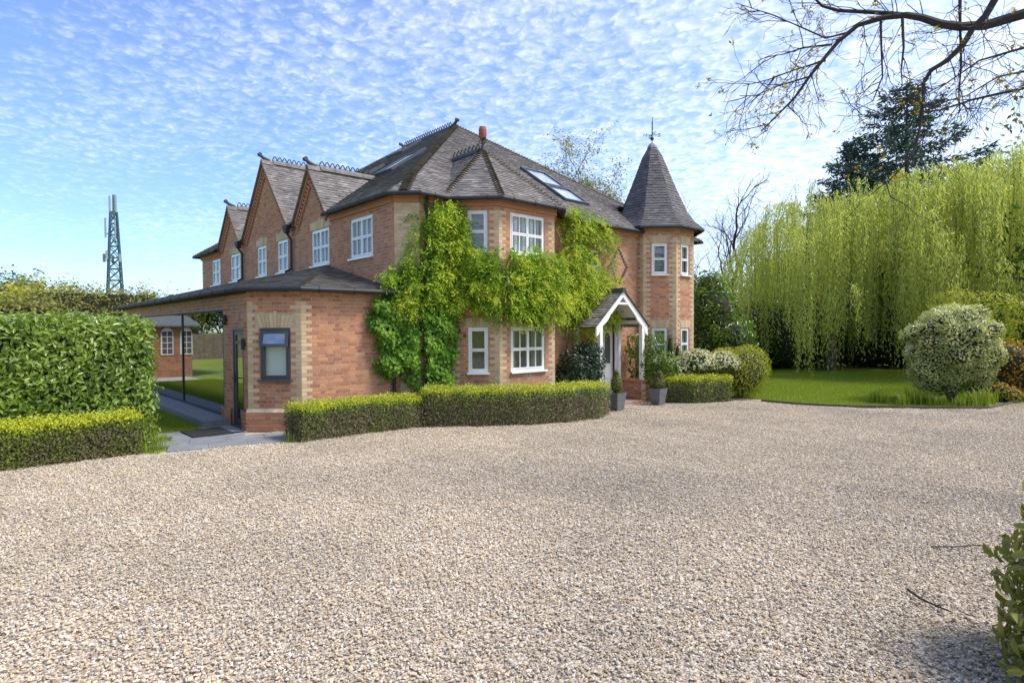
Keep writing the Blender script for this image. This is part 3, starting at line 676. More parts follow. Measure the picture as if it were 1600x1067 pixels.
# grey glazed side door
mb = MB(); yd = YE+.08
def dspan(a, b, c, d, e=.07, off=0): mb.span((a, yd-e+off, c), (b, yd+off, d))
dspan(UD0, UD0+.05, 0.03, 2.06); dspan(UD1-.05, UD1, .03, 2.06); dspan(UD0+.05, UD1-.05, 2.0, 2.06); dspan(UD0, UD1, -.0, .05, .12)
door = part(mb, 'side_door', 'grey_frame', house, label='dark grey glazed side door')
mb = MB()
dspan(UD0+.055, UD0+.14, .06, 1.99, .05, -.005); dspan(UD1-.14, UD1-.055, .06, 1.99, .05, -.005); dspan(UD0+.14, UD1-.14, .06, .16, .05, -.005); dspan(UD0+.14, UD1-.14, 1.9, 1.99, .05, -.005); dspan(UD0+.14, UD1-.14, 1.72, 1.78, .05, -.005)
part(mb, 'door_leaf', 'grey_frame', door)
for c_, d_ in ((.16, 1.72), (1.78, 1.9)):
    m2 = MB(); m2.span((UD0+.14, yd-.035, c_), (UD1-.14, yd-.028, d_)); part(m2, 'pane', 'big_glass', door)
mb = MB(); mb.tube([(UD0+.10, yd-.06, 1.0), (UD0+.10, yd-.11, 1.0), (UD0+.23, yd-.11, 1.0)], .011, 6); mb.span((UD0+.085, yd-.066, .9), (UD0+.115, yd-.056, 1.1)); part(mb, 'handle', 'black_metal', door)
# grey top-hung window on the chamfer, round white blind behind it
O_ = ea
wg = window(O_, d45, n45, .27, .87, 1.02, 2.04, cols=(1,), rows=2, blind=None, mat='grey_frame', sill=False, mid=0.70, inset=-.01, label='dark grey window with open top light')
mb = MB(); mb.box(O_+d45*.57+Z*1.0+n45*.03, (.68, .12, .035), (d45, n45, Z)); part(mb, 'sill', 'grey_frame', wg)
mb = MB(); mb.box(O_+d45*.57+Z*1.36-n45*.10, (.5, .01, .62), (d45, n45, Z)); part(mb, 'blind', 'shutter_white', wg)
mb = MB(); tl = radians(-14); zt = 1.985; a_ = unit(Z*cos(tl)-n45*sin(tl)*-1)
hx = lambda s, zz_: O_+d45*s+Z*zt-n45*(-.03)+(-Z*cos(radians(13))+n45*sin(radians(13)))*zz_
for s0, s1, q0, q1 in ((.29, .345, 0, .32), (.795, .85, 0, .32), (.345, .795, 0, .055), (.345, .795, .265, .32)):
    dn = unit(-Z*cos(radians(13))+n45*sin(radians(13))); mb.box(hx((s0+s1)/2, (q0+q1)/2), (s1-s0, .04, q1-q0), (d45, np.cross(dn, d45), dn))
part(mb, 'top_light', 'grey_frame', wg)
m2 = MB(); dn = unit(-Z*cos(radians(13))+n45*sin(radians(13))); m2.box(hx(.57, .16), (.45, .006, .21), (d45, np.cross(dn, d45), dn)); part(m2, 'pane', 'big_glass', wg)
# wall lamps
for p, nn in ((A3(-13.50, YE-.05, 2.22), A3(0, -1, 0)), (A3(-12.38, YE-.05, 1.72), A3(0, -1, 0))):
    mb = MB(); mb.lathe(p-Z*.11, [(.03, 0), (.035, .01), (.035, .21), (.03, .22)], 10); mb.span((p[0]-.015, p[1], p[2]-.03), (p[0]+.015, YE-.003, p[2]+.03)); part(mb, 'wall_lamp', 'black_metal', house)

# ---------------------------------------------------------------- roofs
TILES = []                     # (lower-left corner, u, v, n, width, length, v-attr, roof part)
K = 0.69; EV = 5.0; yE, xE, yR, xR = 6.77, -10.95, 18.88, -26.63
RZ = EV+K*(yR-yE)/2; yM = (yE+yR)/2; xP = xE-(yR-yE)/2; xQ = xR+(yR-yE)/2
zL = lambda P: EV+K*(P[:, 1]-yE)
zF = lambda P: EV+K*(xE-P[:, 0])
def zD(P, skip=None):
    q = np.full(len(P), -9.0)
    for i, (xc, hw, az) in enumerate(gab):
        if i != skip: q = np.maximum(q, np.where(P[:, 1] > 6.8, az-np.abs(P[:, 0]-xc)*(az-EV)/hw, -9))
    return q
ba = A3(-12.05, 9.955, 6.65)
def zB(P):
    e = []
    e.append(EV+(-10.15-P[:, 0])*(1.65/1.90)); e.append(EV+(-(P[:, 0]-P[:, 1]+19.089)/1.41421)*(1.65/2.062))
    e.append(EV+(P[:, 1]-8.0)*(1.65/1.955)); e.append(EV+(11.91-P[:, 1])*(1.65/1.955)); e.append(EV+(-(P[:, 0]+P[:, 1]-0.821)/1.41421)*(1.65/2.062))
    return np.minimum(np.min(e, 0), 6.65)
def tile_slope(roof, pts, keep_=None, holes=(), gauge=0.10, w=0.165, rise=0.018, mat='clay_tile'):
    P = [np.asarray(p, float) for p in pts]; u = unit(P[1]-P[0]); n = unit(np.cross(u, P[2]-P[0])); v = np.cross(n, u)
    uv = np.array([((p-P[0])@u, (p-P[0])@v) for p in P]); vmax = uv[:, 1].max(); k = 0; vv = uv[:, 1].min()
    r = np.random.default_rng(int(abs(P[0]@A3(13, 7, 3))*100) % 99991)
    while vv < vmax-0.02:
        vm = min(vv+gauge*0.5, vmax-0.005); xs = []
        for i in range(len(uv)):
            a, b = uv[i], uv[(i+1) % len(uv)]
            if (a[1] <= vm) != (b[1] <= vm): xs.append(a[0]+(b[0]-a[0])*(vm-a[1])/(b[1]-a[1]))
        if len(xs) >= 2:
            a, b = min(xs), max(xs); s = math.floor(a/w)*w-(w/2 if k % 2 else 0)
            st = np.arange(s, b, w); e0 = np.maximum(st, a); e1 = np.minimum(st+w, b); ok = (e1-e0) > 0.02; e0, e1 = e0[ok], e1[ok]
            if len(e0):
                C = P[0]+np.outer((e0+e1)/2, u)+v*(vv+gauge*.5); good = np.ones(len(e0), bool)
                if keep_ is not None: good &= keep_(C)
                for h in holes: good &= ~(((e0+e1)/2 > h[0]) & ((e0+e1)/2 < h[1]) & (vv+gauge*.5 > h[2]) & (vv+gauge*.5 < h[3]))
                for i in np.where(good)[0]:
                    TILES.append((P[0]+u*e0[i]+v*vv+n*(rise+r.normal(0, .0025)), u, v, n, e1[i]-e0[i]-.004, min(gauge*1.35, vmax-vv+.03), float(np.clip(r.normal(.5, .23), 0, 1)), roof, mat))
        vv += gauge; k += 1
def roof_part(name, faces, label=None):
    mb = MB()
    for f in faces: mb.add(f, [tuple(range(len(f)))])
    return part(mb, name, 'ridge_base', house, label=label)
def inset(pts, d=0.03):        # under-sheet, set a little below the tiles
    P = [np.asarray(p, float) for p in pts]; n = unit(np.cross(P[1]-P[0], P[2]-P[0])); return [p-n*d*0.0-n*0.004 for p in P]
d_ = 0.888
Ls = [A3(xR, yE, EV), A3(-11.47, yE, EV), A3(xE-d_, yE+d_, EV+K*d_), A3(xP, yM, RZ), A3(xQ, yM, RZ)]
Fs = [A3(xE, yE+.52, EV), A3(xE, yR, EV), A3(xP, yM, RZ), A3(xE-d_, yE+d_, EV+K*d_)]
Cs = [A3(-11.47, yE, EV), A3(xE, yE+.52, EV), A3(xE-d_, yE+d_, EV+K*d_)]
# under-sheets of the two main slopes are laid in strips so that they stop at the gables and the bay
def strips(mb, pts, keep_, step=0.12):
    P = [np.asarray(p, float) for p in pts]; u = unit(P[1]-P[0]); n = unit(np.cross(u, P[2]-P[0])); v = np.cross(n, u)
    uv = np.array([((p-P[0])@u, (p-P[0])@v) for p in P]); vmax = uv[:, 1].max(); vv = 0.0
    while vv < vmax-.01:
        v1 = min(vv+step, vmax); vm = (vv+v1)/2; xs = []
        for i in range(len(uv)):
            a, b = uv[i], uv[(i+1) % len(uv)]
            if (a[1] <= vm) != (b[1] <= vm): xs.append(a[0]+(b[0]-a[0])*(vm-a[1])/(b[1]-a[1]))
        if len(xs) >= 2:
            us = np.arange(min(xs), max(xs), step); e1 = np.minimum(us+step, max(xs)); C = P[0]+np.outer((us+e1)/2, u)+v*vm; g = keep_(C)
            i = 0
            while i < len(us):
                if g[i]:
                    j = i
                    while j+1 < len(us) and g[j+1]: j += 1
                    mb.add([P[0]+u*us[i]+v*vv-n*.004, P[0]+u*e1[j]+v*vv-n*.004, P[0]+u*e1[j]+v*v1-n*.004, P[0]+u*us[i]+v*v1-n*.004], [(0, 1, 2, 3)]); i = j+1
                else: i += 1
        vv = v1
in_tur = lambda P: np.hypot(P[:, 0]-TC[0], P[:, 1]-TC[1]) < 1.15
kL = lambda P: zL(P) > zD(P)-.06
kF = lambda P: (zF(P) > np.where((P[:, 1] > 8.0) & (P[:, 1] < 11.91) & (P[:, 0] > -13.6), zB(P), -9)-.06) & ~in_tur(P)
mb = MB(); strips(mb, Ls, kL); strips(mb, Fs, kF); mb.add(inset(Cs), [(0, 1, 2)])
mb.add([A3(xE, yR, EV), A3(xR, yR, EV), A3(xQ, yM, RZ), A3(xP, yM, RZ)], [(0, 1, 2, 3)]); mb.add([A3(xR, yR, EV), A3(xR, yE, EV), A3(xQ, yM, RZ)], [(0, 1, 2)])
R_main = part(mb, 'roof', 'ridge_base', house, label='main hipped roof of weathered brown-grey plain tiles')
cs = cos(math.atan(K))
sk_left = [(-15.95, -14.95, 9.0, 10.2), (-19.9, -18.8, 11.75, 12.6), (-17.95, -17.55, 9.75, 10.3)]      # x0 x1 y0 y1
sk_front = [(13.1, 14.2, -12.07, -12.93), (13.1, 14.2, -12.99, -14.02)]                                  # y0 y1 x0 x1
tile_slope(R_main, Ls, kL, [(a-xR, b-xR, (c-yE)/cs, (d-yE)/cs) for a, b, c, d in sk_left])
tile_slope(R_main, Fs, kF, [(a-yE-.52, b-yE-.52, (xE-c)/cs, (xE-d)/cs) for a, b, c, d in sk_front]); tile_slope(R_main, Cs)
# dormer gables
for i, (xc, hw, az) in enumerate(gab):
    ye = yE+(az-EV)/K+.1; y0 = 6.86; fs = []
    for sg in (1, -1):
        q = [A3(xc+sg*hw, y0, EV), A3(xc+sg*hw, ye, EV), A3(xc, ye, az), A3(xc, y0, az)]
        if sg < 0: q = [q[1], q[0], q[3], q[2]]
        fs.append(q)
    kd = lambda P, i=i: (P[:, 2] > zL(P)-.05) & (P[:, 2] > zD(P, i)-.05)
    mb = MB()
    for q in fs: strips(mb, q, kd)
    rp = part(mb, 'gable_roof', 'ridge_base', house)
    for q in fs: tile_slope(rp, q, kd)
    # verge: raked brick corbel, dentils and dark tile edge
    mb = MB(); md = MB(); me_ = MB()
    for sg in (1, -1):
        p = A3(xc+sg*hw, 0, EV); q = A3(xc, 0, az); a = unit(q-p); nn = unit(A3(a[2]*sg, 0, abs(a[0]))); L_ = np.linalg.norm(q-p)
        if nn[2] < 0: nn = -nn
        me_.bar(p+nn*-.015+A3(0, 6.925, 0), q+nn*-.015+A3(0, 6.925, 0), .15, .045, nn, .3)
        mb.bar(p-nn*.09+A3(0, 6.955, 0)+a*.05, q-nn*.09+A3(0, 6.955, 0)-a*.05, .085, .07, nn, .42)
        mb.bar(p-nn*.27+A3(0, 6.975, 0)+a*.05, q-nn*.27+A3(0, 6.975, 0)-a*.16, .045, .05, nn, .5)
        t_ = .1
        while t_ < L_-.2:
            md.box(p+a*t_-nn*.185+A3(0, 6.967, 0), (.055, .06, .11), (a, A3(0, 1, 0), nn), .25+.4*rng.random()); t_ += .125
    part(mb, 'raked_corbel', 'brick', rp); part(md, 'dentils', 'brick', rp, kind='stuff'); part(me_, 'verge', 'verge', rp)
# bay roof
B = dict(sl=[A3(-14.1, 8.0, EV), A3(-11.089, 8.0, EV), ba, A3(-14.1, 9.955, 6.65)], cl=[A3(-11.089, 8.0, EV), A3(-10.15, 8.939, EV), ba], fr=[A3(-10.15, 8.939, EV), A3(-10.15, 10.971, EV), ba], cr=[A3(-10.15, 10.971, EV), A3(-11.089, 11.91, EV), ba], sr=[A3(-11.089, 11.91, EV), A3(-14.1, 11.91, EV), A3(-14.1, 9.955, 6.65), ba])
kb = lambda P: P[:, 2] > zF(P)-.05
mb = MB()
for q in ('sl', 'sr'): strips(mb, B[q], kb)
for q in ('cl', 'fr', 'cr'): mb.add(inset(B[q]), [(0, 1, 2)])
R_bay = part(mb, 'bay_roof', 'ridge_base', house)
for q in B: tile_slope(R_bay, B[q], kb)
# turret roof: eight flared faces
prof = [(1.52, 5.13), (1.24, 5.40), (1.03, 5.74), (0.68, 6.60), (0.30, 7.62), (0.10, 7.98)]
faces = []
for k in range(8):
    a0, a1 = radians(k*45-22.5), radians(k*45+22.5); cr = 1/cos(pi/8)
    pt = lambda r_, z_, a: A3(TC[0]+r_*cr*cos(a), TC[1]+r_*cr*sin(a), z_)
    for (r0, z0), (r1, z1) in zip(prof, prof[1:]): faces.append([pt(r0, z0, a0), pt(r0, z0, a1), pt(r1, z1, a1), pt(r1, z1, a0)])
R_tur = roof_part('turret_roof', [inset(f) for f in faces], 'tall pointed turret roof of dark tiles with flared eaves')
for f in faces:
    if f[0][0] > TC[0]-1.2 or f[0][1] < TC[1]: tile_slope(R_tur, f, None, (), 0.098, 0.15, 0.014, 'slate_tile')
mb = MB(); mb.lathe(TC, [(.17, 7.90), (.15, 7.98), (.09, 8.05), (.03, 8.09), (.012, 8.1)], 8, ph=pi/8); part(mb, 'lead_cap', 'lead', R_tur)
# lean-to roof of the extension
ex = -14.9; ez = 3.68; gz_ = 2.84
Er = [A3(-25.4, 3.85, gz_), A3(-12.187, 3.85, gz_), A3(ex, 6.99, ez), A3(-25.4, 6.99, ez)]; Ec = [A3(-12.187, 3.85, gz_), A3(-11.3, 4.737, gz_), A3(ex, 6.99, ez)]; Ex = [A3(-11.3, 4.737, gz_), A3(-11.3, 6.99, gz_), A3(ex, 6.99, ez)]
R_ext = roof_part('extension_roof', [inset(q) for q in (Er, Ec, Ex)], 'low brown tiled lean-to roof')
for q in (Er, Ec, Ex): tile_slope(R_ext, q)

# bonnet hips, ridges, cresting
def bonnets(roof, p, q, r0=.10, step=.105, lift=.012):
    p = np.asarray(p, float); q = np.asarray(q, float); a = unit(q-p); s = unit(np.cross(a, Z)); nn = np.cross(s, a); L_ = np.linalg.norm(q-p); mb = MB(); t_ = 0.0
    while t_ < L_-.03:
        A_ = [-1.15, -.6, 0, .6, 1.15]; lo = p+a*t_+nn*(lift-.05); hi = p+a*min(t_+step*1.5, L_)+nn*(lift-.085)
        V = [lo+s*r0*1.05*sin(x)*1.1+nn*(r0*1.05*cos(x)) for x in A_]+[hi+s*r0*.8*sin(x)*1.1+nn*r0*.8*cos(x) for x in A_]+[lo+s*r0*.8*sin(x)*1.1+nn*(r0*.8*cos(x)) for x in A_]
        mb.add(V, [(i, i+1, i+6, i+5) for i in range(4)]+[(i, 10+i, 11+i, i+1) for i in range(4)], float(np.clip(rng.normal(.5, .25), 0, 1))); t_ += step
    return part(mb, 'hip_tiles', 'bonnet', roof, kind='stuff')
bonnets(R_main, A3(xE-d_, yE+d_, EV+K*d_), A3(xP, yM, RZ)); bonnets(R_main, A3(-11.21, yE+.26, EV), A3(xE-d_, yE+d_, EV+K*d_), .13)
bonnets(R_main, A3(xE, yR, EV), A3(xP, yM, RZ)); bonnets(R_main, A3(xR, yE, EV), A3(xQ, yM, RZ))
for e in (B['cl'][0], B['fr'][0], B['fr'][1], B['cr'][1]): bonnets(R_bay, e, ba, .09)
for e in (Er[1], Ec[1]): bonnets(R_ext, e, A3(ex, 6.99, ez), .075)
def crest(roof, p, q, loops=True, base='ridge_base'):
    p = np.asarray(p, float); q = np.asarray(q, float); a = unit(q-p); s = unit(np.cross(a, Z)); L_ = np.linalg.norm(q-p); n_ = max(1, int(round(L_/.45))); st = L_/n_
    for i in range(n_):
        mb = MB(); mb.prism([p+a*(i*st+.004)+s*x+Z*z for x, z in ((-.13, -.09), (-.10, -.01), (-.03, .055), (.03, .055), (.10, -.01), (.13, -.09), (.03, .02), (-.03, .02))], a*(st-.008)); part(mb, 'ridge_tile', base, roof)
    if not loops: return
    m_ = int(L_/.15)
    for i in range(m_):
        o = p+a*((i+.5)*L_/m_)+Z*.05; w = L_/m_*.48; mb = MB()
        mb.tube([o-a*w, o-a*w*.72+Z*.07, o-a*w*.3+Z*.125, o+Z*.14, o+a*w*.3+Z*.125, o+a*w*.72+Z*.07, o+a*w], .017, 5); mb.bar(o-a*w, o+a*w, .03, .035)
        part(mb, 'crest_loop', 'ridge_clay', roof)
def scroll(roof, p, a, s_=.62):
    a = unit(a); mb = MB(); P = [p+a*x*s_+Z*z*s_ for x, z in ((.34, .04), (.18, .07), (.02, .13), (-.10, .21), (-.17, .27))]
    mb.tube(P, [.07*s_, .085*s_, .085*s_, .08*s_, .072*s_], 10); e = P[-1]; sd_ = unit(np.cross(a, Z)); mb.tube([e-sd_*.10*s_, e+sd_*.10*s_], .09*s_, 12)
    part(mb, 'ridge_scroll', 'ridge_clay', roof)
for xc, hw, az in gab:
    ye = yE+(az-EV)/K; rp = R_main; crest(rp, (xc, 7.22, az+.02), (xc, ye+.05, az+.02)); scroll(rp, A3(xc, 6.93, az+.03), A3(0, 1, 0))
    mb = MB(); mb.prism([A3(xc+x, 6.86, az+z) for x, z in ((-.13, -.10), (-.03, .055), (.03, .055), (.13, -.10))], (0, .36, 0)); part(mb, 'ridge_tile', 'ridge_base', rp)
crest(R_main, (xP-.25, yM, RZ+.02), (xQ+.2, yM, RZ+.02), base='ridge_clay'); scroll(R_main, A3(xP-.03, yM, RZ+.03), A3(-1, 0, 0)); scroll(R_main, A3(xQ+.03, yM, RZ+.03), A3(1, 0, 0))
crest(R_bay, ba+A3(-.12, 0, .02), A3(-13.33, 9.955, 6.67), base='ridge_clay')
# finial of the bay: iron stem with a terracotta barrel
mb = MB(); mb.lathe(ba, [(.06, -.02), (.05, .10), (.025, .14), (.025, .24), (.05, .27), (.02, .3)], 10)
for k in range(4): a = k*pi/2+.4; mb.tube([ba+A3(.02*cos(a), .02*sin(a), .16), ba+A3(.10*cos(a), .10*sin(a), .20), ba+A3(.11*cos(a), .11*sin(a), .27), ba+A3(.05*cos(a), .05*sin(a), .28)], .013, 5)
fin = part(mb, 'finial', 'ridge_clay', R_bay)
mb = MB(); mb.lathe(ba, [(.06, .29), (.095, .32), (.105, .38), (.10, .385), (.108, .45), (.10, .455), (.105, .52), (.095, .56), (.085, .60), (.04, .61)], 14); part(mb, 'terracotta_barrel', 'terracotta', R_bay)
# skylights
def skylight(c, u, v, n, w, h):
    mb = MB(); t_ = .07
    for s in (-1, 1): mb.box(c+u*s*(w/2-t_/2)+n*.045, (t_, h, .09), (u, v, n)); mb.box(c+v*s*(h/2-t_/2)+n*.044, (w-2*t_, t_, .088), (u, v, n))
    o = part(mb, 'skylight', 'skylight_frame', house); m2 = MB(); m2.box(c+n*.06, (w-2*t_, h-2*t_, .012), (u, v, n)); part(m2, 'pane', 'skylight_glass', o)
    m2 = MB(); m2.box(c+n*.03, (w-2*t_-.004, h-2*t_-.004, .012), (u, v, n)); part(m2, 'blind', 'shutter_white', o)  # white sheet added under the glass in place of a bright cloud reflection
vL = unit(A3(0, 1, K)); nL = unit(A3(0, -K, 1)); vF = unit(A3(-1, 0, K)); nF = unit(A3(K, 0, 1))
for a, b, c, d in sk_left: skylight(A3((a+b)/2, (c+d)/2, EV+K*((c+d)/2-yE)), UX_, vL, nL, b-a, (d-c)/cs)
for a, b, c, d in sk_front: skylight(A3((c+d)/2, (a+b)/2, EV+K*(xE-(c+d)/2)), UY_, vF, nF, b-a, abs(d-c)/cs)
# gutters and downpipes
def gutter(pts, r_=.052, parent=house, fas=True):
    mb = MB(); mb.tube(pts, r_, 8)
    for p, q in zip(pts, pts[1:]):
        L_ = np.linalg.norm(np.array(q)-np.array(p)); n_ = int(L_/.9)+1
        for i in range(n_): c = np.array(p)+(np.array(q)-np.array(p))*(i+.5)/n_; mb.tube([c-unit(np.array(q)-np.array(p))*.015, c+unit(np.array(q)-np.array(p))*.015], r_*1.2, 8)
    return part(mb, 'gutter', 'black_metal', parent)
ge = EV-.035
gutter([A3(xE-3.72, yE-.03, ge), A3(-11.46, yE-.03, ge), A3(xE+.03, yE+.51, ge), A3(xE+.03, 8.02, ge)])
gutter([A3(-11.08, 8.02, ge+.004), A3(-10.12, 8.93, ge+.004), A3(-10.12, 10.98, ge+.004), A3(-11.08, 11.93, ge+.004)])
gutter([A3(xE+.03, 11.94, ge), A3(xE+.03, 15.45, ge)]); gutter([A3(xE+.03, 18.0, ge), A3(xE+.03, yR+.03, ge), A3(-14, yR+.03, ge)])
gutter([A3(-24.0, yE-.03, ge), A3(xR-.03, yE-.03, ge), A3(xR-.03, yE+2, ge)])
crr = 1/cos(pi/8); gutter([A3(TC[0]+1.50*crr*cos(radians(k*45-22.5)), TC[1]+1.50*crr*sin(radians(k*45-22.5)), 5.09) for k in range(-2, 5)], .045)
gutter([A3(-25.4, 3.80, 2.80), A3(-12.17, 3.80, 2.80), A3(-11.25, 4.72, 2.80), A3(-11.25, 6.98, 2.80)], .055)
mb = MB()
mb.span((XG, 3.90, 2.74), (-12.27, YE-.001, 2.80)); part(mb, 'soffit', 'black_metal', house)
def pipe(pts, r_=.036): mb = MB(); mb.tube(pts, r_, 8); return part(mb, 'downpipe', 'black_metal', house)
for xc in (-17.15, -21.38):
    pipe([A3(xc, 6.80, 4.93), A3(xc, 6.80, 4.80), A3(xc, 6.93, 4.62), A3(xc, 6.93, 3.78), A3(xc-.35, 6.90, 3.72)])
    mb = MB(); mb.span((xc-.13, 6.72, 4.92), (xc+.13, 6.86, 5.02)); mb.prism([(xc-.08, 6.74, 4.80), (xc+.08, 6.74, 4.80), (xc+.12, 6.73, 4.92), (xc-.12, 6.73, 4.92)], (0, .12, 0)); part(mb, 'hopper', 'black_metal', house)
pipe([A3(XE+.06, 6.88, 2.78), A3(XE+.06, 6.88, 0.0)]); pipe([A3(X0+.10, 7.55, 4.95), A3(X0+.06, 7.55, 4.75), A3(X0+.06, 7.55, 0.0)])
# brick corbel course under the eaves
mb = MB()
def corbel(): 
    global mb
    part(mb, 'corbel_course', 'brick', house); mb = MB()
mb.span((-14.7, 6.94, 4.82), (-11.58, YL-.001, 4.97)); corbel(); mb.span((-26.4, 6.94, 4.82), (-24.0, YL-.001, 4.97)); corbel(); mb.box(A3(-11.38, 7.2, 4.895)+n45*.03, (.60, .06, .15), (d45, n45, Z)); corbel(); mb.span((X0+.001, 7.4, 4.82), (X0+.06, 8.2, 4.97)); corbel(); mb.span((X0+.001, 11.7, 4.82), (X0+.06, 15.46, 4.97)); corbel()
for O_, u_, n_, L_ in ((b0, d45, n45, Lc), (b1, UY_, UX_, 1.85), (b2, d45b, n45b, Lc)): mb.box(O_+u_*L_/2+n_*.03+Z*4.895, (L_+.05, .06, .15), (u_, n_, Z)); corbel()

# porch -----------------------------------------------------------
PX = -10.22; yc = 13.49; pw = 1.16; pz0 = 2.06; pza = 3.03; gP = -0.14
mb = MB()
def rake(x, dz, th, wd, sg, z0=pz0-.0):
    p = A3(x, yc+sg*pw, z0+dz); q = A3(x, yc, pza+dz); mb.bar(p, q, wd, th, unit(np.cross(unit(q-p), A3(1, 0, 0)))*1.0)
for sg in (-1, 1):
    # curved white bargeboard
    pts_o = []; pts_i = []
    for i in range(13):
        t = i/12; y_ = yc+sg*pw*(1-t); zo = pz0+(pza-pz0)*t; th = .17+.10*(1-abs(2*t-1))*0+.10*(t < .12)+.12*max(0, 1-abs(t-.5)*3.2)*0
        dip = .16+.09*abs(sin(t*pi*1.0))*(1 if t < .5 else .4)+(.12 if t < .1 else 0)
        pts_o.append(A3(PX, y_, zo)); pts_i.append(A3(PX, y_, zo-dip))
    for i in range(12): mb.prism([pts_o[i], pts_o[i+1], pts_i[i+1], pts_i[i]], A3(-.045, 0, 0))
mb.span((PX-.05, yc-.34, 2.66), (PX-.005, yc+.34, 2.72))
porch = part(mb, 'porch', 'white_paint', house, label='open gabled porch with white curved bargeboards')
mb = MB()
for sg in (-1, 1): mb.add([A3(PX-.05, yc+sg*.9, 2.30), A3(X0, yc+sg*.9, 2.30), A3(X0, yc, pza-.16), A3(PX-.05, yc, pza-.16)], [(0, 1, 2, 3)])
part(mb, 'porch_ceiling', 'aged_white', porch)
for sg in (-1, 1):
    q = [A3(PX+.04, yc+sg*(pw+.06), pz0-.03), A3(X0+.0, yc+sg*(pw+.06), pz0-.03), A3(X0, yc, pza+.035), A3(PX+.04, yc, pza+.035)]
    if sg < 0: q = [q[1], q[0], q[3], q[2]]
    m2 = MB(); m2.add(inset(q), [(0, 1, 2, 3)]); rr = part(m2, 'porch_roof', 'ridge_base', house); tile_slope(rr, q)
mb = MB(); mb.prism([A3(X0, yc+x, pza+z) for x, z in ((-.11, -.03), (-.05, .09), (.05, .09), (.11, -.03))], (PX+.05-X0, 0, 0)); part(mb, 'ridge_tile', 'ridge_clay', porch)
for yy, xx in ((yc+.95, PX-.06), (yc-.95, PX-.06), (yc+.95, X0+.05), (yc-.95, X0+.05)):
    m2 = MB(); zb = .50 if yy > yc else gP; m2.span((xx-.055, yy-.055, zb), (xx+.055, yy+.055, 2.12)); part(m2, 'post', 'white_paint', porch)
m2 = MB()
for yy in (yc-.95, yc+.95): m2.span((X0, yy-.05, 2.12), (PX-.05, yy+.05, 2.23))
part(m2, 'beam', 'white_paint', porch)
w_p = slab_wall('dwarf_wall', A3(X0, yc+.84, 0), UX_, A3(0, -1, 0), PX-X0, -.2, .44, thick=.2)
brick_rows(w_p, A3(X0, yc+.84, 0), UX_, A3(0, -1, 0), PX-X0, -.16, .44, tone=-.2); brick_rows(w_p, A3(PX, yc+.84, 0), UY_, UX_, .215, -.16, .44, tone=-.2)
mb = MB(); mb.span((X0, yc+.81, .443), (PX+.03, yc+1.09, .50)); part(mb, 'coping', 'brick', w_p)
mb = MB(); mb.span((X0, yc-1.0, -.2), (PX+.10, yc+.82, -.07)); part(mb, 'porch_floor', 'tile_floor', porch)
# front door: white, with arched dark glass
mb = MB(); xd = X0-.08
mb.span((xd-.06, 13.42, -.06), (xd, 14.32, 2.10)); fd = part(mb, 'front_door', 'white_paint', house, label='white panelled front door with arched glass')
for ya in (13.50, 13.94):
    m2 = MB(); m2.prism([A3(xd+.006, ya+x, z) for x, z in ((.02, .95), (.27, .95), (.27, 1.72), (.24, 1.82), (.145, 1.88), (.05, 1.82), (.02, 1.72))], (-.012, 0, 0)); part(m2, 'pane', 'interior_dark', fd)
    for za, zb in ((.12, .42), (.5, .85)): m2 = MB(); m2.span((xd, ya, za), (xd+.014, ya+.29, zb)); part(m2, 'panel', 'white_paint', fd)
m2 = MB()
for a, b, c, d in ((13.35, 13.42, -.06, 2.17), (14.32, 14.39, -.06, 2.17), (13.42, 14.32, 2.10, 2.17)): m2.span((X0-.06, a, c), (X0+.035, b, d))
part(m2, 'frame', 'white_paint', fd)
m2 = MB(); m2.tube([(xd+.01, 13.47, .95), (xd+.05, 13.47, .95), (xd+.05, 13.55, .95)], .012, 6); part(m2, 'handle', 'black_metal', fd)
# weather vane on the turret
wv_ = MB(); c = A3(TC[0], TC[1], 0); wv_.tube([c+Z*8.05, c+Z*8.78], .014, 6)
wv_.lathe(c, [(.02, 8.16), (.06, 8.20), (.06, 8.24), (.02, 8.28)], 10)
for a in (0, 1): dd = RX*1.0 if a == 0 else np.cross(Z, RX); dd = unit(A3(dd[0], dd[1], 0)); wv_.tube([c+Z*8.34-dd*.17, c+Z*8.34+dd*.17], .010, 5)
vane = part(wv_, 'weather_vane', 'black_metal', house, label='black iron weather vane')
sd1 = unit(A3(RX[0], RX[1], 0)); ff1 = np.cross(Z, sd1)
# the letters N E S W at the arm ends
def letter(strokes, o, dx, s_=.10):
    m2 = MB()
    for st in strokes: m2.tube([o+dx*(x-.5)*s_+Z*(z-.5)*s_ for x, z in st], .012, 4)
    part(m2, 'letter', 'black_metal', vane)
letter([[(0, 0), (0, 1), (1, 0), (1, 1)]], c+Z*8.34-sd1*.23, sd1); letter([[(1, .9), (.5, 1), (.1, .75), (.9, .3), (.5, 0), (0, .1)]], c+Z*8.34+sd1*.23, sd1)
letter([[(1, 1), (0, 1), (0, 0), (1, 0)], [(0, .5), (.8, .5)]], c+Z*8.34+ff1*.23, sd1); letter([[(0, 1), (.25, 0), (.5, .7), (.75, 0), (1, 1)]], c+Z*8.34-ff1*.23, sd1)
m2 = MB(); hd = unit(sd1*.25+ff1*.97); m2.prism([c+Z*z+hd*x for x, z in ((-.05, 8.50), (.06, 8.50), (.12, 8.62), (.10, 8.78), (.03, 8.94), (-.02, 8.90), (-.06, 8.7))], np.cross(hd, Z)*.02); part(m2, 'vane_plate', 'black_metal', vane)

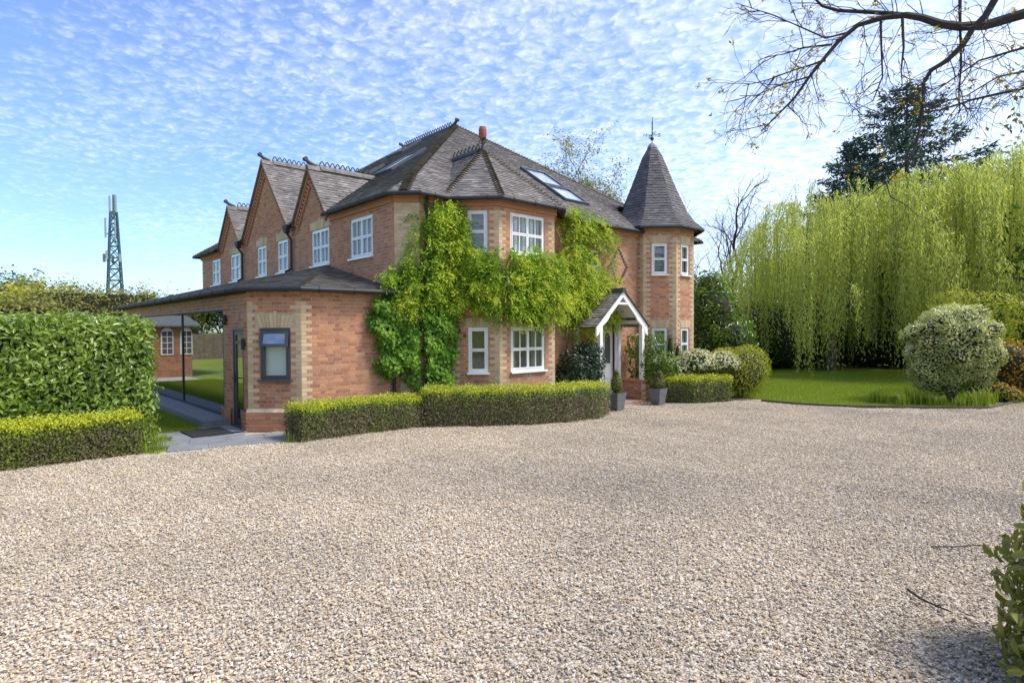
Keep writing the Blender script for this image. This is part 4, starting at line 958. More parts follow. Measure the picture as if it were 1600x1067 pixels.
# ---- emit bricks and tiles: the 300 that show largest are pieces of their own, the rest one mesh per wall or roof
def proj_area(c, n, a):
    d = np.asarray(c)-CAM; L_ = np.linalg.norm(d, axis=1); cosv = -np.sum(d*n, 1)/L_; z = d@FX
    x = 800+F_PX*(d@RX)/np.maximum(z, .1); y = 533-F_PX*(d@UX)/np.maximum(z, .1)
    return np.where((z > .5) & (cosv > 0) & (x > 0) & (x < 1600), a*cosv/L_**2, 0)
def world_off(p):
    w = Vector((0, 0, 0))
    while p is not None: w += p.location; p = p.parent
    return np.array(w)
def emit_bricks():
    C = np.array([b[0] for b in BR]); Nn = np.array([b[2] for b in BR]); ar = np.array([b[3]*b[4] for b in BR])
    top = set(np.argsort(-proj_area(C, Nn, ar))[:300].tolist()); groups = {}; cache = {}
    dz = .012
    def geo(c, u, n, l, h):
        a = u*l/2; b = Z*h/2; e = .002; f = c; k = c-n*dz
        return [f-a*(1-e/l*2)-b*.97, f+a*(1-e/l*2)-b*.97, f+a*(1-e/l*2)+b*.97, f-a*(1-e/l*2)+b*.97, k-a-b, k+a-b, k+a+b, k-a+b]
    FB = [(0, 1, 2, 3), (4, 5, 1, 0), (5, 6, 2, 1), (6, 7, 3, 2), (7, 4, 0, 3)]
    for i, (c, u, n, l, h, v, w) in enumerate(BR):
        if i in top:
            key = (round(l, 3), int(v*6)); 
            if key not in cache:
                mb = MB(); mb.add(geo(A3(0, 0, 0), A3(1, 0, 0), A3(0, -1, 0), l, h), FB, (int(v*6)+.5)/6); me = mb.mesh('brick'); me.materials.append(MATS['brick']); cache[key] = me
            o = bpy.data.objects.new('brick', cache[key]); COL.objects.link(o); o.parent = w; M = Matrix.Identity(4); off = world_off(w)
            for j in range(3): M[j][0] = u[j]; M[j][1] = -n[j]; M[j][2] = Z[j]; M[j][3] = c[j]-off[j]
            o.matrix_local = M
        else: groups.setdefault(w.name, (w, []))[1].append((geo(c, u, n, l, h), v))
    for w, lst in groups.values():
        V = np.array([g for g, _ in lst]).reshape(-1, 3); Fq = (np.array(FB)[None]+np.arange(len(lst))[:, None, None]*8).reshape(-1, 4)
        part(big_mesh('brickwork', V, Fq, np.repeat([v for _, v in lst], 5)), 'brickwork', 'brick', w, kind='stuff')
def emit_tiles():
    C = np.array([t_[0]+t_[1]*t_[4]/2+t_[2]*.05 for t_ in TILES]); Nn = np.array([t_[3] for t_ in TILES]); ar = np.array([t_[4]*.1 for t_ in TILES])
    top = set(np.argsort(-proj_area(C, Nn, ar))[:300].tolist()); groups = {}; cache = {}
    FT = [(0, 1, 2, 3), (4, 5, 1, 0), (4, 0, 3), (1, 5, 2)]
    def geo(p, u, v, n, w, l):
        return [p, p+u*w, p+u*w+v*l-n*.020, p+v*l-n*.020, p-n*.014, p+u*w-n*.014]
    for i, (p, u, v, n, w, l, a, roof, mat) in enumerate(TILES):
        if i in top:
            key = (round(w, 2), round(l, 2), int(a*8), mat)
            if key not in cache:
                mb = MB(); mb.add(geo(A3(0, 0, 0), A3(1, 0, 0), A3(0, 1, 0), Z, w, l), FT, (int(a*8)+.5)/8); me = mb.mesh('roof_tile'); me.materials.append(MATS[mat]); cache[key] = me
            o = bpy.data.objects.new('roof_tile', cache[key]); COL.objects.link(o); o.parent = roof; M = Matrix.Identity(4); off = world_off(roof)
            for j in range(3): M[j][0] = u[j]; M[j][1] = v[j]; M[j][2] = n[j]; M[j][3] = p[j]-off[j]
            o.matrix_local = M
        else: groups.setdefault(roof.name, (roof, [], mat))[1].append((geo(p, u, v, n, w, l), a))
    for roof, lst, mat in groups.values():
        V = np.array([g for g, _ in lst]).reshape(-1, 3); k6 = np.arange(len(lst))[:, None, None]*6
        Fq = (np.array([(0, 1, 2, 3), (4, 5, 1, 0)])[None]+k6).reshape(-1, 4)
        part(big_mesh('tiling', V, Fq, np.repeat([a for _, a in lst], 2)), 'tiling', mat, roof, kind='stuff')
emit_bricks(); emit_tiles()

# ---------------------------------------------------------------- outbuilding across the terrace (seen reflected in the glass wall)
pg = on_plane(298, 587, (0, 0, 0), (0, 0, 1)); XO = pg[0]; YM_ = YE+.025
ys = [2*YM_-on_x(q, 550, XO)[1] for q in (300, 236)]; y0o, y1o = min(ys), max(ys)+.3
ob = thing('outbuilding', 'low red brick outbuilding with arched white windows and grey slate roof', 'building', loc=(XO, y0o, 0))
mb = MB(); mb.span((XO-4, y0o, -.2), (XO, y1o, 2.2)); wo_ = part(mb, 'wall', 'mortar', ob)
BR.clear(); brick_rows(wo_, A3(XO+.01, y0o, 0), UY_, UX_, y1o-y0o, 0, 2.2)
brick_rows(wo_, A3(XO-4, y1o+.01, 0), UX_, UY_, 4.0, 0, 2.2)
V = []; vv = []
for c, u, n, l, h, v, w in BR:
    a = u*l/2; b = Z*h/2; V.append([c-a-b, c+a-b, c+a+b, c-a+b]); vv.append(v)
part(big_mesh('brickwork', np.array(V).reshape(-1, 3), np.arange(4*len(V)).reshape(-1, 4), vv), 'brickwork', 'brick', wo_, kind='stuff')
mb = MB(); mb.prism([A3(XO+.3, y0o-.3, 2.17), A3(XO+.3, y0o-.3, 2.24), A3(XO-2, y0o-.3, 2.7), A3(XO-4.3, y0o-.3, 2.24), A3(XO-4.3, y0o-.3, 2.17)], (0, y1o-y0o+.6, 0)); part(mb, 'roof', 'slate_roof_grey', ob)
for q in (261, 291):
    yy = 2*YM_-on_x(q, 550, XO)[1]; ring = []; hw = .24
    mb = MB(); arc = [(-hw, .95), (-hw, 1.85)]+[(-hw*cos(t), 1.85+hw*1.2*sin(t)) for t in np.linspace(.4, pi-.4, 6)]+[(hw, 1.85), (hw, .95)]
    mb.prism([A3(XO+.05, yy+a, b) for a, b in arc], (-.04, 0, 0)); wn_ = part(mb, 'window', 'white_paint', ob)
    for i in range(2):
        for j in range(4):
            m2 = MB(); m2.span((XO+.051, yy-.2+i*.21, 1.0+j*.25), (XO+.056, yy-.02+i*.21, 1.22+j*.25)); part(m2, 'pane', 'interior_dark', wn_)
fence = thing('panel_fence', 'brown wooden panel fence beyond the side lawn', 'fence', loc=(-46, -14, 0))
for i in range(22):
    mb = MB(); y_ = -16+i*1.5
    if y_ > 14: break
    for k in range(5): mb.span((-46.0+.02*(k % 2), y_+k*.29, -.2), (-45.97+.02*(k % 2), y_+k*.29+.28, 1.75))
    part(mb, 'panel', 'fence_wood', fence); mb = MB(); mb.span((-46.06, y_-.05, -.2), (-45.94, y_+.045, 1.85)); part(mb, 'post', 'fence_wood', fence)

# ---------------------------------------------------------------- planting
def surf_hedge(name, label, front, depth, h, mat, n, size, aspect, vfun, group=None, cat='hedge', core='hedge_core', shape='diamond', rough=.05, singles=0, side=1, base=None):
    """clipped hedge along a plan polyline (its front foot); depth goes away from the drive"""
    P = [np.array(p[:2], float) for p in front]; seg = [np.linalg.norm(P[i+1]-P[i]) for i in range(len(P)-1)]; T = sum(seg)
    nr = []
    for i in range(len(P)):
        a = unit(P[min(i+1, len(P)-1)]-P[max(i-1, 0)]); nr.append(np.array([-a[1], a[0]])*side)
    root = thing(name, label, cat, group, loc=(P[0][0], P[0][1], float(gh(P[0][1]))))
    mb = MB(); ins = .07
    for i in range(len(P)-1):
        q = []
        for j in (i, i+1):
            e = unit(P[i+1]-P[i])*(ins if j == i and i == 0 else (-ins if j == len(P)-1 else 0)); q += [P[j]+e+nr[j]*ins, P[j]+e+nr[j]*(depth-ins)]
        z0 = float(gh(P[i][1])); mb.prism([A3(*q[0], z0), A3(*q[1], z0), A3(*q[3], z0), A3(*q[2], z0)], A3(0, 0, h-ins))
    part(mb, 'branches', core, root)
    areas = np.array([T*h, T*depth, depth*h*2, T*h*.35]); pick = rng.choice(4, n, p=areas/areas.sum()); s = rng.uniform(0, T, n); cum = np.concatenate([[0], np.cumsum(seg)])
    pos = np.zeros((n, 3)); nm = np.zeros((n, 3)); tt = rng.uniform(0, 1, n); w_ = rng.uniform(0, 1, n)
    for k in range(n):
        i = min(int(np.searchsorted(cum, s[k], 'right')-1), len(seg)-1); f = (s[k]-cum[i])/seg[i]
        if pick[k] == 2: i, f = (0, 0.0) if tt[k] < .5 else (len(seg)-1, 1.0)
        b = P[i]*(1-f)+P[i+1]*f; nn = nr[i]*(1-f)+nr[i+1]*f; g0 = float(gh(b[1]))
        if pick[k] == 0: pos[k] = (*b, g0+h*w_[k]); nm[k] = (*-nn, .25)
        elif pick[k] == 1: pos[k] = (*(b+nn*depth*w_[k]), g0+h); nm[k] = (0, 0, 1)
        elif pick[k] == 2: e = unit(P[min(i+1, len(P)-1)]-P[i])*(-1 if f == 0 else 1); pos[k] = (*(b+nn*depth*rng.random()), g0+h*w_[k]); nm[k] = (*e, .25)
        else: pos[k] = (*(b+nn*depth), g0+h*w_[k]); nm[k] = (*nn, .25)
    lump = .5+.5*np.sin(pos[:, 0]*5.1+pos[:, 1]*3.3+1)*np.sin(pos[:, 1]*6.2-pos[:, 2]*4)
    pos += nm*(rng.normal(0, rough, n)+rough*.9*(lump-.5))[:, None]+rng.normal(0, rough*.4, (n, 3))
    # rounded shoulders
    zrel = (pos[:, 2]-gh(pos[:, 1]))/h
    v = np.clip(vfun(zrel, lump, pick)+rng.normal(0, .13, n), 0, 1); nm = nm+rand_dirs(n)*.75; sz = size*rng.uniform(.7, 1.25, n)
    if singles:
        d = np.linalg.norm(pos-CAM, axis=1); vis = proj_area(pos, unit(nm[0])*0+(-(pos-CAM)/d[:, None]), sz**2); idx = np.argsort(-vis-(pick == 0)*vis*.5)[:singles*3]; idx = rng.choice(idx, singles, replace=False)
        single_leaves(root, pos[idx], nm[idx], sz[idx], aspect, v[idx], mat); keepm = np.ones(n, bool); keepm[idx] = False; pos, nm, sz, v = pos[keepm], nm[keepm], sz[keepm], v[keepm]
    part(leaf_mesh('foliage', pos, nm, sz, aspect, v, shape), 'foliage', mat, root, kind='stuff')
    return root
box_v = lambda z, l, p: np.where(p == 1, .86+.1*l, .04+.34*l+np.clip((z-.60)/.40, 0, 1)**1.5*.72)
G_ = lambda *q: [on_ground(*p) for p in q]
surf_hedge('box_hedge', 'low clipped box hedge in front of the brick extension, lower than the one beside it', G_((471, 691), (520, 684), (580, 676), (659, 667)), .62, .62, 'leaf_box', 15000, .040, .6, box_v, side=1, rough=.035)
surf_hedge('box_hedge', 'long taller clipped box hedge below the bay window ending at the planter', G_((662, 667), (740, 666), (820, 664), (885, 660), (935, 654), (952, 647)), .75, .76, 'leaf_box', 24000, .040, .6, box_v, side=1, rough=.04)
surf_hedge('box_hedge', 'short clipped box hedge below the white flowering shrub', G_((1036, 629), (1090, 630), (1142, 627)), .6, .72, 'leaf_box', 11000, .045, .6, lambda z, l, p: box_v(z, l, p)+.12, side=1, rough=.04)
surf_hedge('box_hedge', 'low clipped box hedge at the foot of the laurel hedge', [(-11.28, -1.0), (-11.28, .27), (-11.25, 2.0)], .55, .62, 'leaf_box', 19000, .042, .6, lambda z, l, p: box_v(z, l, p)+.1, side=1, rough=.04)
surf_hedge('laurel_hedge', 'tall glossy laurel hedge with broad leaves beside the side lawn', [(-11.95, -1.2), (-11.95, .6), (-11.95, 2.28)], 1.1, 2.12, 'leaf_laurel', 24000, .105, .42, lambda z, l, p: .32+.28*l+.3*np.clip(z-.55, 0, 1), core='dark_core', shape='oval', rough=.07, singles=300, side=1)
surf_hedge('mixed_hedge', 'tall olive yellow hedge beyond the end of the glass wall', [(-31.5, 1.9), (-31.5, 4), (-31.5, 6.4)], 1.6, 3.7, 'leaf_olive', 9000, .13, .5, lambda z, l, p: .5+.4*l+.25*np.clip(z-.6, 0, 1), core='dark_core', rough=.22)
surf_hedge('mixed_hedge', 'olive yellow hedge standing behind the laurel hedge', [(-16.0, -3.5), (-16.0, -.5), (-16.0, 1.35)], 1.3, 2.6, 'leaf_olive', 14000, .11, .5, lambda z, l, p: .45+.35*l+.25*np.clip(z-.6, 0, 1), core='dark_core', rough=.16)

def ellipsoids(n, els, r=rng, shell=.25):
    """points near the surface of a union of ellipsoids, outward normals"""
    vol = np.array([e[1][0]*e[1][1]+e[1][0]*e[1][2] for e in els]); k = r.choice(len(els), n, p=vol/vol.sum()); d = rand_dirs(n, r)
    C = np.array([e[0] for e in els], float)[k]; R = np.array([e[1] for e in els], float)[k]
    f = 1-np.abs(r.normal(0, shell, n)); f = np.clip(f, .1, 1.08)[:, None]; P = C+d*R*f
    inside = np.zeros(n, bool)
    for c, rr in els: inside |= np.sum(((P-np.array(c))/(np.array(rr)*.72))**2, 1) < 1
    return P[~inside], (d/R)[~inside]
def blob_core(els, s=.78):
    mb = MB()
    for c, r_ in els:
        mb.lathe(A3(*c)-Z*0, [(max(.01, r_[0]*s*cos(t)), r_[2]*s*sin(t)) for t in np.linspace(-pi/2, pi/2, 9)], 12)
    return mb
def shrub(name, label, els, mat, n, size, aspect=.5, vb=(.2, .8), shape='diamond', core='dark_core', cat='shrub', stems=None, group=None, flowers=None, shell=.2, cs=.75, tilt=.7, singles=0):
    base = min(els, key=lambda e: e[0][2]); bz = float(gh(base[0][1])); root = thing(name, label, cat, group, loc=(base[0][0], base[0][1], bz))
    mb = MB()
    if stems:
        for s_ in stems: mb.tube(*s_, 7)
    else:
        for k in range(4): a = k*1.6; mb.tube([A3(base[0][0]+.06*cos(a), base[0][1]+.06*sin(a), bz-.03), A3(base[0][0]+.2*cos(a), base[0][1]+.2*sin(a), max(bz+.1, base[0][2]))], [.025, .012], 5)
    part(mb, 'stems', 'bark', root)
    if core: part(blob_core(els, cs), 'branches', core, root)
    P, Nn = ellipsoids(n, els, shell=shell); ok = P[:, 2] > bz+.03; P, Nn = P[ok], Nn[ok]; m_ = len(P)
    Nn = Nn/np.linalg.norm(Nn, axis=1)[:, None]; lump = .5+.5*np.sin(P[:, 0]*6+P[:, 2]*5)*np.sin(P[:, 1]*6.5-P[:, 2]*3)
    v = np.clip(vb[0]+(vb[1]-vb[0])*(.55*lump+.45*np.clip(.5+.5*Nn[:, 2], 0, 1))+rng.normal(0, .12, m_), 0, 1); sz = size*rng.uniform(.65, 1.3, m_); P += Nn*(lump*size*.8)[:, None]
    Nr = Nn+rand_dirs(m_)*tilt
    if singles:
        d = np.linalg.norm(P-CAM, axis=1); pa = proj_area(P, -(P-CAM)/d[:, None], sz**2); idx = np.argsort(-pa)[:singles]; single_leaves(root, P[idx], Nr[idx], sz[idx], aspect, v[idx], mat); km = np.ones(m_, bool); km[idx] = False; P, Nr, sz, v = P[km], Nr[km], sz[km], v[km]
    part(leaf_mesh('foliage', P, Nr, sz, aspect, v, shape), 'foliage', mat, root, kind='stuff')
    if flowers:
        fm, fn, fs, zmin = flowers; P, Nn = ellipsoids(fn*3, els, shell=.05); ok = (Nn[:, 2]/np.linalg.norm(Nn, axis=1) > zmin); P, Nn = P[ok][:fn], Nn[ok][:fn]
        k = 5; PP = np.repeat(P+Nn/np.linalg.norm(Nn, axis=1)[:, None]*.03, k, 0)+rng.normal(0, fs*.4, (len(P)*k, 3)); part(leaf_mesh('flowers', PP, np.repeat(Nn, k, 0)+rand_dirs(len(PP))*.6, fs, .8, rng.uniform(0, 1, len(PP))), 'flowers', fm, root, kind='stuff')
    return root
def E_(p, c, r): return ((p[0]+c[0], p[1]+c[1], p[2]+c[2]), r)
O3 = A3(0, 0, 0)
# by the porch
shrub('camellia', 'dark glossy evergreen shrub left of the porch post', [((-10.55, 12.0, .72), (.62, .62, .80)), ((-10.45, 12.25, 1.15), (.42, .42, .50)), ((-10.6, 11.7, .45), (.5, .5, .5))], 'leaf_dark', 4200, .095, .5, (.15, .9), 'oval', singles=0)
shrub('porch_shrub', 'leggy green shrub behind the dwarf wall of the porch', [((-10.15, 14.78, .95), (.36, .42, .5)), ((-10.25, 14.85, 1.45), (.34, .36, .36)), ((-10.0, 15.0, .6), (.45, .45, .45)), ((-9.75, 14.9, .9), (.3, .3, .35)), ((-10.72, 14.92, .95), (.3, .34, .6)), ((-10.8, 14.85, 1.5), (.22, .25, .3))], 'leaf_mid', 2600, .12, .38, (.35, .95), 'oval', core=None)
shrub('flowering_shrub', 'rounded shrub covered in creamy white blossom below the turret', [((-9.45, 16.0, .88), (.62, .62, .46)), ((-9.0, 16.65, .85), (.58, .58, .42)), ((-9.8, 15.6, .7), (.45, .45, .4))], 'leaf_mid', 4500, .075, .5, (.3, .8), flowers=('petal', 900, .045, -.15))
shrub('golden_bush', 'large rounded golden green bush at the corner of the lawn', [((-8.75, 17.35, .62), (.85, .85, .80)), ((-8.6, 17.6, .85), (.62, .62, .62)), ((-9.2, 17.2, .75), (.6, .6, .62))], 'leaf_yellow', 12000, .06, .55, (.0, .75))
shrub('rhododendron', 'tall loose yellow green shrub just behind the turret', [((-11.4, 20.3, 1.3), (1.2, 1.2, 1.3)), ((-11.2, 20.2, 2.6), (.9, .9, 1.0)), ((-11.5, 20.4, 3.4), (.6, .6, .7)), ((-10.6, 20.2, 1.6), (.9, .9, .9))], 'leaf_mid', 6500, .15, .36, (.3, 1.0), 'oval')
for (yy, hh, lb) in ((15.15, 1.95, 'slim dark conifer against the turret wall beside its lower window'), ):
    p = A3(-10.1, 15.62, float(gh(15)))
    shrub('slim_conifer', lb, [((p[0], p[1], .9), (.13, .13, 1.05)), ((p[0]+.16, p[1]+.16, .8), (.11, .11, .9))], 'leaf_mid', 2600, .05, .3, (.1, .6))
# planters
def planter(p, label, kind):
    t_ = thing('planter', label, 'planter', loc=p); mb = MB(); b, tp, h = .13, .19, .46
    mb.add([A3(p[0]+sx*w, p[1]+sy*w, p[2]+z) for w, z in ((b, 0), (tp, h), (tp-.025, h), (tp-.03, h-.06)) for sx, sy in ((-1, -1), (1, -1), (1, 1), (-1, 1))], [(3, 2, 1, 0)]+[(k*4+i, k*4+(i+1) % 4, k*4+4+(i+1) % 4, k*4+4+i) for k in range(3) for i in range(4)]); part(mb, 'pot', 'planter', t_)
    mb = MB(); mb.span((p[0]-.155, p[1]-.155, p[2]+h-.09), (p[0]+.155, p[1]+.155, p[2]+h-.05)); part(mb, 'soil', 'soil', t_)
    els = [((p[0], p[1], p[2]+h+.20), (.17, .17, .28)), ((p[0], p[1], p[2]+h+.42), (.10, .10, .2))] if kind == 0 else [((p[0], p[1], p[2]+h+.12), (.22, .22, .22)), ((p[0]+.05, p[1], p[2]+h+.3), (.12, .12, .22))]
    P, Nn = ellipsoids(1700, els); part(leaf_mesh('foliage', P, Nn+rand_dirs(len(P))*.7, .035, .5, np.clip(.55+rng.normal(0, .2, len(P)), 0, 1)), 'foliage', 'leaf_box' if kind == 0 else 'leaf_olive', t_, kind='stuff'); part(blob_core(els, .8), 'branches', 'dark_core', t_)
planter(A3(*on_ground(963, 641)), 'square grey planter with a clipped box cone at the end of the long hedge', 0)
planter(A3(*on_ground(1028, 632)), 'square grey planter with a loose bushy plant beside the dwarf wall', 1)

# climbers: leaves spread over the wall they grow on (photo position -> point on that wall, then outwards)
def wall_pt(x, y):
    """point of the entrance side of the house under a photo pixel"""
    best = None
    for O_, n_, lo, hi, u_ in ((A3(-11.58, 7, 0), n45, 0, .566, d45), (A3(X0, 7.4, 0), UX_, 0, .82, UY_), (b0, n45, 0, Lc, d45), (b1, UX_, 0, 1.85, UY_), (A3(X0, 11.5, 0), UX_, 0, 4.0, UY_), (eb, UX_, 0, 2.3, UY_)):
        p = on_plane(x, y, O_, n_); s = (p-O_)@u_; d = np.linalg.norm(p-CAM)
        if lo-.01 <= s <= hi+.01 and (best is None or d < best[0]): best = (d, p, n_)
    return best
def climber(name, label, blobs, mat, n, leaf, aspect, vb, shape, compound, bulge, stems, sag=.0, flowers=0):
    root = thing(name, label, 'climbing plant', loc=(*stems[0][0][0][:2], 0)); area = np.array([b[2]*b[3] for b in blobs], float); k = rng.choice(len(blobs), n, p=area/area.sum()); P = []; Nn = []; V = []
    for i in range(n):
        b = blobs[k[i]]; a = rng.uniform(0, 2*pi); rr = sqrt(rng.random())*(1.35 if rng.random() < .13 else 1); q = wall_pt(b[0]+b[2]*rr*cos(a), b[1]+b[3]*rr*sin(a))
        if q is None: continue
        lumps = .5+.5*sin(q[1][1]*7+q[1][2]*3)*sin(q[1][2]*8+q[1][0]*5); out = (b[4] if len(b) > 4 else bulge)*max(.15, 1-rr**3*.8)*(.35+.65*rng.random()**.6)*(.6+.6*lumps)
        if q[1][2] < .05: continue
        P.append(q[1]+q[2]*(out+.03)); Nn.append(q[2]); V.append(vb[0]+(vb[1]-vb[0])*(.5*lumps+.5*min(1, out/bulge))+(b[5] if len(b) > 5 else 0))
    P = np.array(P); Nn = np.array(Nn); V = np.array(V); m_ = len(P)
    if compound:      # pinnate leaf: leaflets in pairs along a drooping stalk
        L_ = 9; d = Nn*.6+rand_dirs(m_)*.75; d[:, 2] -= .35; d /= np.linalg.norm(d, axis=1)[:, None]; sdv = np.cross(d, Nn+rand_dirs(m_)*.3); sdv /= np.linalg.norm(sdv, axis=1)[:, None]; pos = []; al = []; val = []
        for j in range(L_):
            t = (j//2+1)/((L_+1)//2); sg = 1 if j % 2 else -1; len_ = leaf*3.2
            pos.append(P+d*(t*len_)[..., None] if False else P+d*(t*len_)-np.array([0, 0, 1])*(.35*t*t*len_)); al.append(d*.55+sdv*(sg if j < L_-1 else 0)*.9-np.array([0, 0, .35])); val.append(V)
        pos = np.concatenate(pos); al = np.concatenate(al); V2 = np.concatenate(val)+rng.normal(0, .1, m_*L_); al /= np.linalg.norm(al, axis=1)[:, None]
        nn_ = np.concatenate([Nn]*L_)*.6+np.array([0, 0, .5])+rand_dirs(m_*L_)*.4; c_ = np.cross(nn_, al); c_ /= np.linalg.norm(c_, axis=1)[:, None]; sz = leaf*rng.uniform(.75, 1.2, m_*L_)[:, None]
        V_ = np.stack([pos, pos+al*sz*.45-c_*sz*aspect*.5, pos+al*sz, pos+al*sz*.45+c_*sz*aspect*.5], 1).reshape(-1, 3); me = big_mesh('foliage', V_, np.arange(len(V_)).reshape(-1, 4), np.clip(V2, 0, 1))
    else: me = leaf_mesh('foliage', P, Nn*1.2+rand_dirs(m_)*.6+np.array([0, 0, .35]), leaf*rng.uniform(.65, 1.25, m_), aspect, np.clip(V+rng.normal(0, .12, m_), 0, 1), shape, up=(0, 0, -1), droop=.5)
    part(me, 'foliage', mat, root, kind='stuff')
    for pts, r0 in stems: mb = MB(); mb.tube(pts, list(np.linspace(r0, r0*.35, len(pts))), 6); part(mb, 'stem', 'bark', root)
    for _ in range(flowers):
        b = blobs[rng.integers(len(blobs))]; q = wall_pt(b[0]+rng.uniform(-.7, .7)*b[2], b[1]+b[3]*rng.uniform(.0, .9))
        if q is None: continue
        p = q[1]+q[2]*(bulge*.9); m2 = 60; z_ = rng.uniform(0, 1, m2); pp = p+np.stack([rng.normal(0, .03, m2)*(1-z_*.7), rng.normal(0, .03, m2)*(1-z_*.7), -.22*z_], 1); part(leaf_mesh('flower', pp, rand_dirs(m2), .03, .8, rng.uniform(0, 1, m2)), 'flower', 'petal_lilac', root)
    return root
def wp(x, y, o=.05): q = wall_pt(x, y); return q[1]+q[2]*o
wis = [(690, 345, 38, 32), (682, 372, 32, 36), (664, 412, 32, 28), (700, 390, 40, 35), (738, 408, 30, 22), (720, 362, 12, 30), (695, 428, 34, 24), (660, 440, 40, 26), (750, 438, 42, 28), (790, 420, 45, 28), (830, 415, 42, 27), (800, 455, 55, 36), (850, 445, 50, 38), (890, 425, 38, 38, .5), (870, 475, 48, 32, .5), (915, 455, 34, 40, .5), (925, 490, 26, 26, .5), (905, 515, 24, 20, .5), (885, 400, 24, 24, .45), (890, 355, 22, 30, .4), (912, 360, 30, 24, .4), (935, 375, 22, 22, .4), (885, 330, 14, 12, .4), (945, 450, 14, 24, .45), (765, 478, 26, 10), (830, 490, 38, 12), (640, 470, 30, 25), (700, 465, 38, 22), (600, 430, 12, 14, .25), (935, 470, 20, 24, .6), (942, 500, 12, 14, .6), (948, 410, 8, 12, .3)]
g1 = wp(648, 560); 
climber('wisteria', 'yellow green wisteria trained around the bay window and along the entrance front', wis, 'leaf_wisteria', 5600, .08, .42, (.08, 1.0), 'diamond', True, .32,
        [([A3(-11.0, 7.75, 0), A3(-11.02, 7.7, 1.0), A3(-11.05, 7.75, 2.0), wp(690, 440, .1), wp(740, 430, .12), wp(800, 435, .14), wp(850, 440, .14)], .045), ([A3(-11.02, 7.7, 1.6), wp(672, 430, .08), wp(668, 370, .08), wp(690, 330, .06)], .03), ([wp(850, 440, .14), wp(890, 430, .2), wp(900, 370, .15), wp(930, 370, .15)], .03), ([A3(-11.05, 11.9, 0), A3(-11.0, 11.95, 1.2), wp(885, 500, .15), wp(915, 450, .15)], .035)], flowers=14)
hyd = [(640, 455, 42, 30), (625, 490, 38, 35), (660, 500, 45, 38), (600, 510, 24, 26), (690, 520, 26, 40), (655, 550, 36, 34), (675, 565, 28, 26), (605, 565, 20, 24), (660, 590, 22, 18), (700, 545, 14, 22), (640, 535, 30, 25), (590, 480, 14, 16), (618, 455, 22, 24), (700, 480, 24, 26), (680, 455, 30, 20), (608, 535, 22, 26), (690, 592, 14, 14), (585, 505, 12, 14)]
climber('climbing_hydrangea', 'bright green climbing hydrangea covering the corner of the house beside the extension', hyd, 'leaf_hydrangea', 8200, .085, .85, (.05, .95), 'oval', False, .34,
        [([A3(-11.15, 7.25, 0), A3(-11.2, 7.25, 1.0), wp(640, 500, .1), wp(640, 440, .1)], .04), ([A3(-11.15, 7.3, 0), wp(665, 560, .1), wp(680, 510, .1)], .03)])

# ---------------------------------------------------------------- holly and border on the right
hp = on_ground(1487, 626); hb = A3(*hp)
hl = A3(RX[0], RX[1], 0); hl = unit(hl)
els = [tuple((tuple(hb+hl*a+Z*b), r)) for a, b, r in ((0, 1.62, (1.08, 1.08, 1.12)), (-.38, 1.25, (.80, .80, .9)), (.42, 1.3, (.76, .76, .95)), (-.06, 2.0, (.84, .84, .78)), (-.55, .8, (.6, .6, .55)), (.55, .85, (.58, .58, .58)), (-.45, .5, (.5, .5, .35)), (.6, .5, (.45, .45, .35)), (0, 1.0, (.8, .8, .6)), (.3, 2.2, (.45, .45, .5)), (-.4, 2.05, (.45, .45, .48)))]
for k in range(26):
    a = rng.uniform(0, 2*pi); e_ = rng.uniform(-.5, 1.3); q = hb+Z*1.65+A3(cos(a)*cos(e_)*.98, sin(a)*cos(e_)*.98, sin(e_)*.95); s_ = rng.uniform(.16, .34); els.append((tuple(q), (s_, s_, s_*.9)))
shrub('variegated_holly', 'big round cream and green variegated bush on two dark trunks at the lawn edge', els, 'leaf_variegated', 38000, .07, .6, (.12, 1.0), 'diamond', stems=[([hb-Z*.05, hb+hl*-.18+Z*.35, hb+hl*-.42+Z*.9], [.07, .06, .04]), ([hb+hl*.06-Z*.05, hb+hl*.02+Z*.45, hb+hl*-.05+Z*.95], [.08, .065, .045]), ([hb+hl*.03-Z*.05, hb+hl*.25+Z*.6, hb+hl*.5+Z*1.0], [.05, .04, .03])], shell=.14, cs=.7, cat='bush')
def px_blobs(lst, depth, flat=1.0):
    out = []
    for x, y, rx, ry in lst:
        p = at_depth(x, y, depth); s_ = np.linalg.norm(p-CAM)/F_PX*.97; out.append((tuple(p), (rx*s_*flat, rx*s_*flat, ry*s_)))
    return out
shrub('yellow_maple', 'spreading yellow green maple shrub behind the variegated bush', px_blobs([(1530, 478, 45, 18), (1490, 472, 30, 14), (1570, 490, 35, 16), (1600, 515, 30, 26), (1555, 515, 25, 20)], 24.5), 'leaf_yellow', 6500, .085, .5, (.15, .8), core=None, stems=[([A3(*at_depth(1560, 600, 24.5)), A3(*at_depth(1548, 500, 24.5)), A3(*at_depth(1520, 480, 24.5))], [.06, .04, .02])], shell=.45)
shrub('orange_shrub', 'golden orange shrub at the edge of the drive beyond the variegated bush', px_blobs([(1585, 565, 32, 26), (1570, 595, 26, 22), (1605, 590, 28, 30), (1592, 610, 24, 14)], 22.6), 'leaf_orange', 4500, .08, .5, (.0, .8), shell=.3)
shrub('yellow_flowering_plant', 'low yellow flowering plant beside the variegated bush', px_blobs([(1556, 612, 14, 12), (1575, 618, 14, 10)], 21.8), 'leaf_yellow', 1500, .06, .5, (.1, .8), cat='plant', flowers=('leaf_orange', 60, .05, 0.0))
